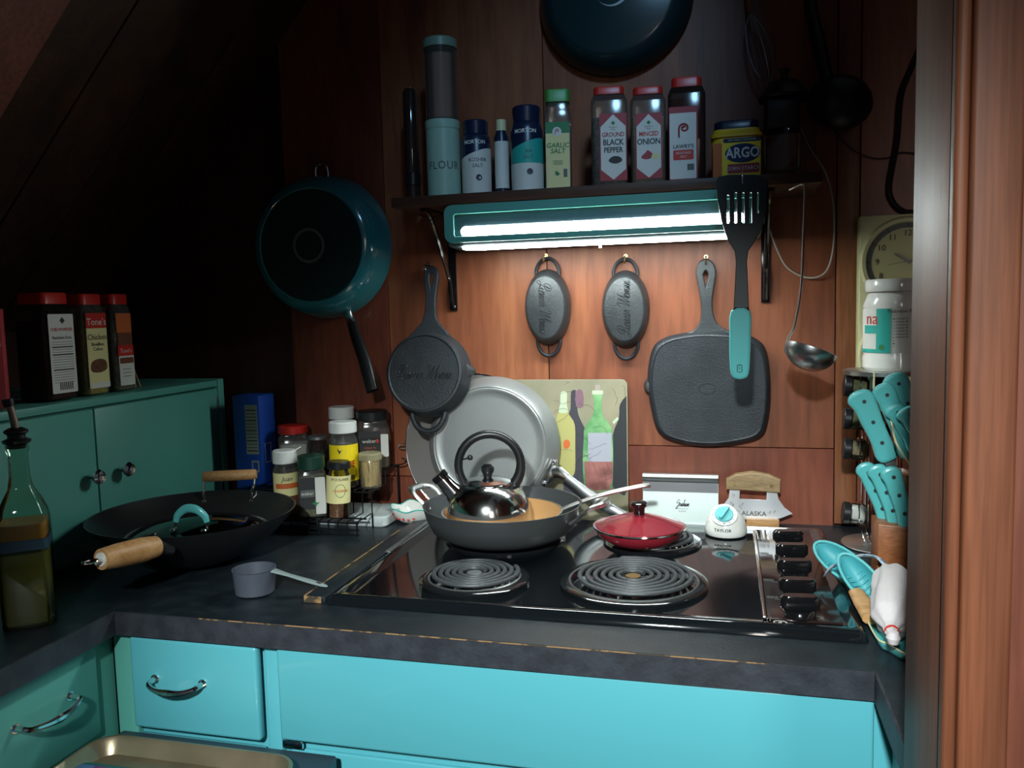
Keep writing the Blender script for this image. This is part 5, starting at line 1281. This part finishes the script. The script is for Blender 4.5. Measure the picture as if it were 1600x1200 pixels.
ob('print_lines', xf(join(*[xf(box(.024, .0002, .0012), (.0, 0, h * .22 - i * .007)) for i in range(3)]), (0, yb - .0006, 0)), GREY, t)
b_ = AX(15, 643, -1.150)
t = thing('red_carton', 'tall faded red carton at the left end of the cabinet top', 'box', (-1.172, b_.y - .02, ZTOP), R(40), G_TOP)
ob('carton', bx(-.030, .030, -.022, .022, 0, .163), PINKC, t, bev=.0015)
ob('lettering', xf(txt('HOMES', .010, .0001), (.012, -.0225, .105)), PAPER, t)
ob('lettering', xf(txt('MES', .010, .0001), (.012, -.0225, .075)), PAPER, t)
t = thing('teal_tin', 'small turquoise tin at the left edge of the picture in front of the red carton', 'tin', (-1.137, b_.y - .075, ZTOP), R(40), G_TOP)
ob('tin_body', bx(-.020, .020, -.010, .010, 0, .045), TEALP, t, bev=.002); ob('lid', bx(-.0195, .0195, -.0095, .0095, .0455, .050), CREAM, t, bev=.001)
s0 = AX(213, 612, -1.16)
for k_, (dx_, dy_) in enumerate(((0, 0), (.008, .006), (-.006, .010))):
    P_ = Vector((-1.17 + dx_, s0.y + dy_ + .010, ZTOP + .0012)); T_ = Vector((-1.178 + dx_ * .3, s0.y - .030 + dy_, ZTOP + .125 + .01 * k_))
    tag(ob('wooden_skewer', tube([P_ - P_, T_ - P_], .0014, 6), W_LIGHT, None, P_), ['thin wooden skewer whose foot stands nearest the cabinet edge', 'middle one of three thin skewers leaning beside the seasoning bottle', 'thin wooden skewer leaning furthest back beside the seasoning bottle'][k_], 'skewer', 'skewers on the green cabinet')
# ---- rolling cart and tray, bottom left
ZCR = .7415
kc = thing('rolling_cart', 'dark metal-topped cart parked under the left drawers', 'cart', (-.715, .72, 0))
O = (-.715, .72, 0)
CARTM = mat('cart_grey_metal', (.07, .085, .11), .42, metal=.6, bump=.05, bscale=60)
ob('top', rel(bx(-.893, -.536, .42, 1.018, ZCR - .02, ZCR), O), CARTM, kc, bev=.004)
for x in (-.88, -.55):
    for y in (.44, 1.0): ob('leg', rel(bx(x - .01, x + .01, y - .01, y + .01, .0, ZCR - .02), O), CARTM, kc)
ob('shelf', rel(bx(-.885, -.545, .43, 1.01, .30, .315), O), CARTM, kc)
tr = thing('baking_tray', 'worn brassy metal baking tray lying on the dark cart', 'tray', (-.722, .745, ZCR + .0005))
def rr3(w, h, r, z, k=6): return [(x, y, z) for x, y in rrect(w, h, r, k)]
W2, D2 = .322, .446
ob('tray_body', loft([rr3(W2 - .03, D2 - .03, .025, 0), rr3(W2 - .012, D2 - .012, .034, .018), rr3(W2 - .006, D2 - .006, .036, .0205), rr3(W2, D2, .038, .019), rr3(W2 + .001, D2 + .001, .038, .021), rr3(W2 - .002, D2 - .002, .037, .0225), rr3(W2 - .008, D2 - .008, .035, .0222), rr3(W2 - .016, D2 - .016, .032, .018), rr3(W2 - .034, D2 - .034, .022, .0015)]), TRAYM, tr)
qh = thing('quilted_potholder', 'patchwork potholder with teal border lying in the tray', 'potholder', (-.790, .812, ZCR + .004), R(0))
ob('border', prism(rrect(.158, .20, .012, 4), 0, .009, .003), CLOTHT, qh)
cols = [CLOTHB, CLOTHP, CLOTHK, CLOTHB, CLOTHT, CLOTHP]
for i in range(6): ob('patch', xf(bx(-.012, .012, -.088, .088, .0085, .0108), ((i - 2.5) * .0245, 0, 0)), cols[i], qh, bev=.001)

# ================================================================== RIGHT COUNTER
c = Vector((.268, 1.572, CT + .0005))
RK = 'spice jars in the chrome carousel'
sr = thing('spice_carousel', 'chrome spice carousel with round top behind the knife block', 'spice rack', c)
ZTP = 1.243 - c.z
ob('base', lathe([(0, 0), (.064, 0), (.067, .002), (.066, .004), (.020, .012), (.012, .020), (0, .022)], 44), SATIN, sr)
ob('top_plate', lathe([(0, ZTP - .002), (.062, ZTP - .004), (.0635, ZTP - .008), (.066, ZTP - .008), (.0665, ZTP - .001), (.064, ZTP), (0, ZTP)], 48), SATIN, sr)
ob('column', cyl(.014, .018, ZTP - .004, 20), BLACK, sr)
for k in range(8):
    a_ = k * PI / 4 + .35
    for dz in (-.012, .012):
        x, y = .030 * math.cos(a_) - dz * math.sin(a_), .030 * math.sin(a_) + dz * math.cos(a_)
        ob('upright_wire', tube([(x * .9, y * .9, .012), (x, y, .03), (x, y, ZTP - .006)], .0018, 6), CHROME, sr)
zs = [AY(1330, a_, 1.555).z - c.z for a_ in (603, 655, 702, 803)]
for z in zs:
    ob('jar_ring', xf(tube([(.0, .019 * math.cos(i * PI / 12), .019 * math.sin(i * PI / 12)) for i in range(24)], .0014, 6, True), (-.040, -.006, z)), CHROME, sr)
first = None
for i, (z, m_) in enumerate(zip(zs, (SPICE_G, SPICE_G, SPICE_T, SALT))):
    L = Vector((c.x - .066, c.y - .006, c.z + z))
    lab = ['topmost black-capped spice jar in the chrome carousel', 'second spice jar from the top of the chrome carousel', 'third spice jar from the top of the chrome carousel', 'lowest spice jar of the carousel, holding pale powder'][i]
    t = thing('carousel_spice_jar', lab, 'spice bottle', L, group=RK, rot=(0, R(5), 0))
    ry = (0, PI / 2, 0)
    ob('cap', xf(cyl(.0195, 0, .0125, 28, bev=.0012), rot=ry), BLACK, t)
    ob('jar_body', xf(lathe([(.016, .0125), (.0186, .016), (.0186, .036), (.012, .042), (0, .043)], 28), rot=ry), GLASS, t)
    ob('contents', xf(lathe([(0, .014), (.0160, .0145), (.0160, .035), (.011, .0405), (0, .0415)], 24), rot=ry), m_, t)
# white jar on the carousel
cj = Vector((.285, 1.565, c.z + ZTP + .0005))
wj = thing('white_jar', 'big white plastic jar with teal and white label on top of the chrome carousel', 'jar', cj, face(cj))
rj = .053; hj = AY(1400, 436, 1.565).z - cj.z
ob('jar_body', lathe([(0, 0), (rj - .004, 0), (rj, .005), (rj, hj * .14), (rj - .0015, hj * .17), (rj - .0015, hj * .68), (rj, hj * .71), (rj - .006, hj * .82), (rj - .010, hj * .86)], 48), CERAM, wj)
ob('lid', lathe([(rj - .004, hj * .865), (rj - .003, hj * .88), (rj - .003, hj * .98), (rj - .005, hj), (0, hj)], 48), CERAM, wj)
ob('label', cpatch(rj - .0008, hj * .20, hj * .68, 2.6, 0, 40), PAPER, wj)
ob('label_band', cpatch(rj - .0004, hj * .20, hj * .24, .65, -.78), TEALP, wj)
ob('label_side', cpatch(rj - .0004, hj * .20, hj * .68, .24, -.36), TEALP, wj)
ob('label_swash', cpatch(rj - .0003, hj * .41, hj * .50, .30, -.85), TEALP, wj)
ob('lettering', bend(txt('na', .030, .0001), rj - .0002, hj * .57, -.78), REDC, wj, label='red lettering')
ob('seal_print', bend(plate([(.005 * math.cos(i * PI / 8), .005 * math.sin(i * PI / 8)) for i in range(16)], [], .0003), rj, hj * .26, -.40), GREENL, wj)
lt = [bend(xf(txt('Nutrition Facts', .0085, .0001)), rj - .0002, hj * .65, .26)]
for i in range(11):
    lt.append(bend(xf(box(.034, .0002, .0018 if i in (1, 9) else .0007), (0, 0, 0)), rj - .0002, hj * .60 - i * .0052, .26))
for i in range(7): lt.append(bend(txt('Vitamin  0%' if i % 2 else 'Calories 10', .0042, .0001), rj - .0002, hj * .57 - i * .0052, .20))
ob('nutrition_print', join(*lt), DARKP, wj)
# knife block
ck3 = Vector((.300, 1.34, CT + .0005))
kb = thing('knife_block', 'reddish wooden knife block with a low front step on the right counter', 'knife block', ck3)
z1 = AY(1372, 822, 1.30).z - ck3.z; z2 = AY(1400, 740, 1.37).z - ck3.z
XA = AY(1371, 822, 1.30).x - ck3.x; XB = AY(1398, 740, 1.37).x - ck3.x
def extr(prof, y0, y1): return loft([[(x, y, z) for x, z in prof] for y in (y0, y1)])
ob('front_step', extr([(XA, 0), (.11, 0), (.11, z1 - .012), (XA, z1 + .004)], -.045, .015), W_BLOCK, kb, bev=.0015)
ob('rear_step', extr([(XB - .012, 0), (.11, 0), (.11, z2 - .012), (XB - .012, z2 + .003)], .0155, .075), W_BLOCK, kb, bev=.0015)
G_KN = 'turquoise-handled knives in the wooden block'
def knife(p0, p1, Y, lab, wd=.0185, name='steak_knife', th=.0135):
    a_ = AY(*p0, Y); b_ = AY(*p1, Y)              # pommel, bolster end at the block
    L = (b_ - a_).length; ang_ = math.atan2(b_.x - a_.x, a_.z - b_.z)
    t = thing(name, lab, 'knife', b_, group=G_KN, rot=(0, -ang_, 0))
    w_ = wd / 2
    out = [(-w_ * .9, 0), (-w_ * .75, L * .25), (-w_ * .9, L * .55), (-w_ * 1.05, L * .80), (-w_ * 1.35, L * .93), (-w_ * .7, L), (w_ * .4, L * 1.0), (w_ * .95, L * .94), (w_ * .95, L * .80), (w_ * .8, L * .5), (w_ * .8, L * .2), (w_ * .95, 0), (0, -.004)]
    ob('handle', plate(sm2(out, 4), [], th, th * .28), TEALH, t)
    for f in (.22, .55, .88): ob('rivet', xf(cyl(.0030, 0, .0006, 12), (0, -th / 2 - .0002, L * f), FX), DARKP, t)
    ob('bolster', xf(bx(-w_ * .8, w_ * .8, -th * .42, th * .42, -.008, .002)), CHROME, t, bev=.001)
    ob('blade', bx(-w_ * .55, w_ * .6, -.0009, .0009, -.022, -.006), STEEL, t)
    return t
knife((1352, 727), (1385, 812), 1.340, 'steak knife nearest the carousel in the row of three at the block front')
knife((1371, 730), (1400, 815), 1.322, 'middle steak knife of the row of three at the block front')
knife((1392, 734), (1418, 820), 1.304, 'steak knife nearest the post in the row of three at the block front')
knife((1344, 615), (1386, 712), 1.350, 'large turquoise chef knife leaning furthest left out of the block', .025, 'chef_knife', .017)
knife((1380, 604), (1420, 708), 1.385, 'turquoise knife behind the chef knife with three dark rivets', .022, 'carving_knife', .015)
knife((1398, 588), (1440, 680), 1.42, 'turquoise knife standing highest at the back of the block', .026, 'bread_knife', .016)
knife((1398, 636), (1432, 700), 1.37, 'short turquoise knife half hidden beside the post, low in the cluster', .020, 'paring_knife', .014)
knife((1418, 640), (1452, 705), 1.35, 'turquoise knife cut off by the edge of the post', .022, 'utility_knife', .014)
tag(ob('pull_cord', tube(spline([AY(1366, 560 + 20, 1.45), AY(1366, 620, 1.44), AY(1376, 640, 1.42), AY(1390, 650, 1.40), AY(1400, 690, 1.29), AY(1420, 722, 1.28), AY(1440, 745, 1.27)], 6), .0016, 6), CREAM), 'thin cream cord draped between the knife handles', 'cord')
# silicone pinch mitts, spoon and sachet
def shell(prof, sx=1.0, sy=.55): return lathe(prof, 28, sx=sx, sy=sy)
def mitt(cen, along, norm, la, lb, dp, lab):
    n_ = Vector(norm).normalized(); a_ = Vector(along); a_ = (a_ - n_ * a_.dot(n_)).normalized(); b_ = n_.cross(a_)
    t = thing('silicone_pinch_mitt', lab, 'oven mitt', cen, group='turquoise silicone pinch mitts')
    def cup(la, lb, dp, off=0.0):
        V, F = lathe([(math.sin(R(q)), -math.cos(R(q))) for q in range(0, 91, 10)], 32)
        return [tuple(a_ * (v[0] * la * (1.0 - .22 * v[0])) + b_ * (v[1] * lb * (1 - .15 * v[0])) + n_ * (v[2] * dp + off) - a_ * (v[2] * -.0) + a_ * (-v[2] * dp * .5)) for v in V], F
    ob('mitt_shell', cup(la, lb, dp), TEALS, t); ob('mitt_lining', cup(la * .88, lb * .86, dp * .84, .0004), TEALM2, t)
    rim_ = []
    for q in range(48):
        an = q * PI / 24; x, y = math.cos(an), math.sin(an)
        rim_.append(a_ * (x * la * .95 * (1.0 - .22 * x)) + b_ * (y * lb * .94 * (1 - .15 * x)))
    ob('rolled_rim', tube(rim_, .0022, 8, True), TEALS, t)
    for q in range(7):
        c0 = a_ * ((q - 3) * la * .17) - n_ * dp * .55
        ob('grip_rib', tube([c0 - b_ * lb * .55 + n_ * dp * .25, c0 - n_ * dp * .18, c0 + b_ * lb * .55 + n_ * dp * .25], .0011, 6), TEALS, t)
    return t
TEALM2 = mat('teal_silicone_lining', (.06, .36, .40), .5)
m1 = AZ(1322, 884, CT + .040); m2 = AZ(1352, 912, CT + .040)
mitt(m1, AZ(1372, 908, CT + .036) - m1, (-.15, -.62, .70), .050, .023, .028, 'turquoise silicone mitt lying nearest the cooktop knobs')
mitt(m2, AZ(1385, 938, CT + .034) - m2, (-.10, -.66, .62), .046, .021, .030, 'turquoise silicone mitt lying in front of the other one')
# turner with wooden neck under the sachet
pts = [AZ(1338, 925, CT + .028), AZ(1350, 945, CT + .022), AZ(1362, 968, CT + .018)]
c = AZ(1362, 968, CT + .001); c.z = CT + .001
st_ = thing('silicone_spoonula', 'turquoise spoon with pale wooden neck lying beside the cooktop', 'spoon', c)
ob('wooden_neck', tube(spline([q - c for q in pts], 5), [.011, .013, .012], 14, flat=.6), W_LIGHT, st_)
A_ = [AZ(a_, b_, CT + .012) - c for a_, b_ in ((1352, 962), (1366, 958), (1392, 985), (1424, 980), (1424, 1022), (1414, 1025), (1388, 1010), (1370, 1000))]
def dish(o, up=.010):
    cen = sum(o, Vector()) / len(o); S = [Vector(p) for p in spline(o, 4, True)]
    return loft([[cen + (p - cen) * .75 + Vector((0, 0, -.010)) for p in S], [p.copy() for p in S], [p + Vector((0, 0, .003)) for p in S], [cen + (p - cen) * .93 + Vector((0, 0, .002)) for p in S], [cen + (p - cen) * .7 + Vector((0, 0, -.006)) for p in S]])
ob('spoon_blade', dish(A_), TEALH, st_)
ob('pale_rim', tube([p + Vector((0, 0, .003)) for p in spline(A_, 4, True)], .0012, 6, True), CREAM, st_)
# white sachet
cs = AZ(1396, 940, CT + .04); 
sg = thing('cloth_sachet', 'stuffed white cotton sachet tied with red thread and a patterned strap', 'sachet', cs)
b0 = AZ(1388, 888, CT + .052) - cs; b1 = AZ(1402, 925, CT + .046) - cs; b2 = AZ(1400, 960, CT + .040) - cs; b3 = AZ(1394, 978, CT + .038) - cs; b4 = AZ(1393, 992, CT + .038) - cs
bg = tube(spline([b0, b0 + (b1 - b0) * .4, b1, b2, b3, b4], 8), [.007, .021, .030, .033, .028, .010, .005], 36, flat=.85)
ctr = spline([b0, b0 + (b1 - b0) * .4, b1, b2, b3, b4], 8)
bv = []
for i, v in enumerate(bg[0]):
    k_ = min(i // 36, len(ctr) - 1); a_ = (i % 36) / 36 * 2 * PI; q = Vector(v) - ctr[k_]; u = k_ / len(ctr)
    q *= 1 + (.05 + .10 * abs(u - .5)) * math.sin(7 * a_ + 3 * u) + .05 * math.sin(3 * a_ + 9 * u)
    bv.append(tuple(ctr[k_] + q))
ob('bag', (bv, bg[1]), CLOTHW, sg, smooth=80)
ob('tie', tube([b4 + (b3 - b4) * .35 + Vector((.0075 * math.cos(i * PI / 8), 0.0, .0075 * math.sin(i * PI / 8))) for i in range(16)], .0013, 6, True), REDC, sg)
ob('knot_end', xf(lathe([(0, -.009), (.006, -.007), (.0085, 0), (.006, .007), (0, .009)], 16), b4 + Vector((.001, -.006, -.001))), CLOTHW, sg)
sp_ = [AZ(1288, 900, CT + .030), AZ(1300, 886, CT + .046), AZ(1325, 875, CT + .058), AZ(1350, 868, CT + .066), AZ(1372, 872, CT + .066), AZ(1388, 888, CT + .056)]
CL2 = mat('strap_cloth', (.55, .62, .68), .9, col2=(.18, .28, .42), nscale=90, lo=.5, hi=.58)
ob('strap', tube(spline([q - cs for q in sp_], 6), [.003, .008, .011, .011, .010, .010], 8, flat=.22), CL2, sg)
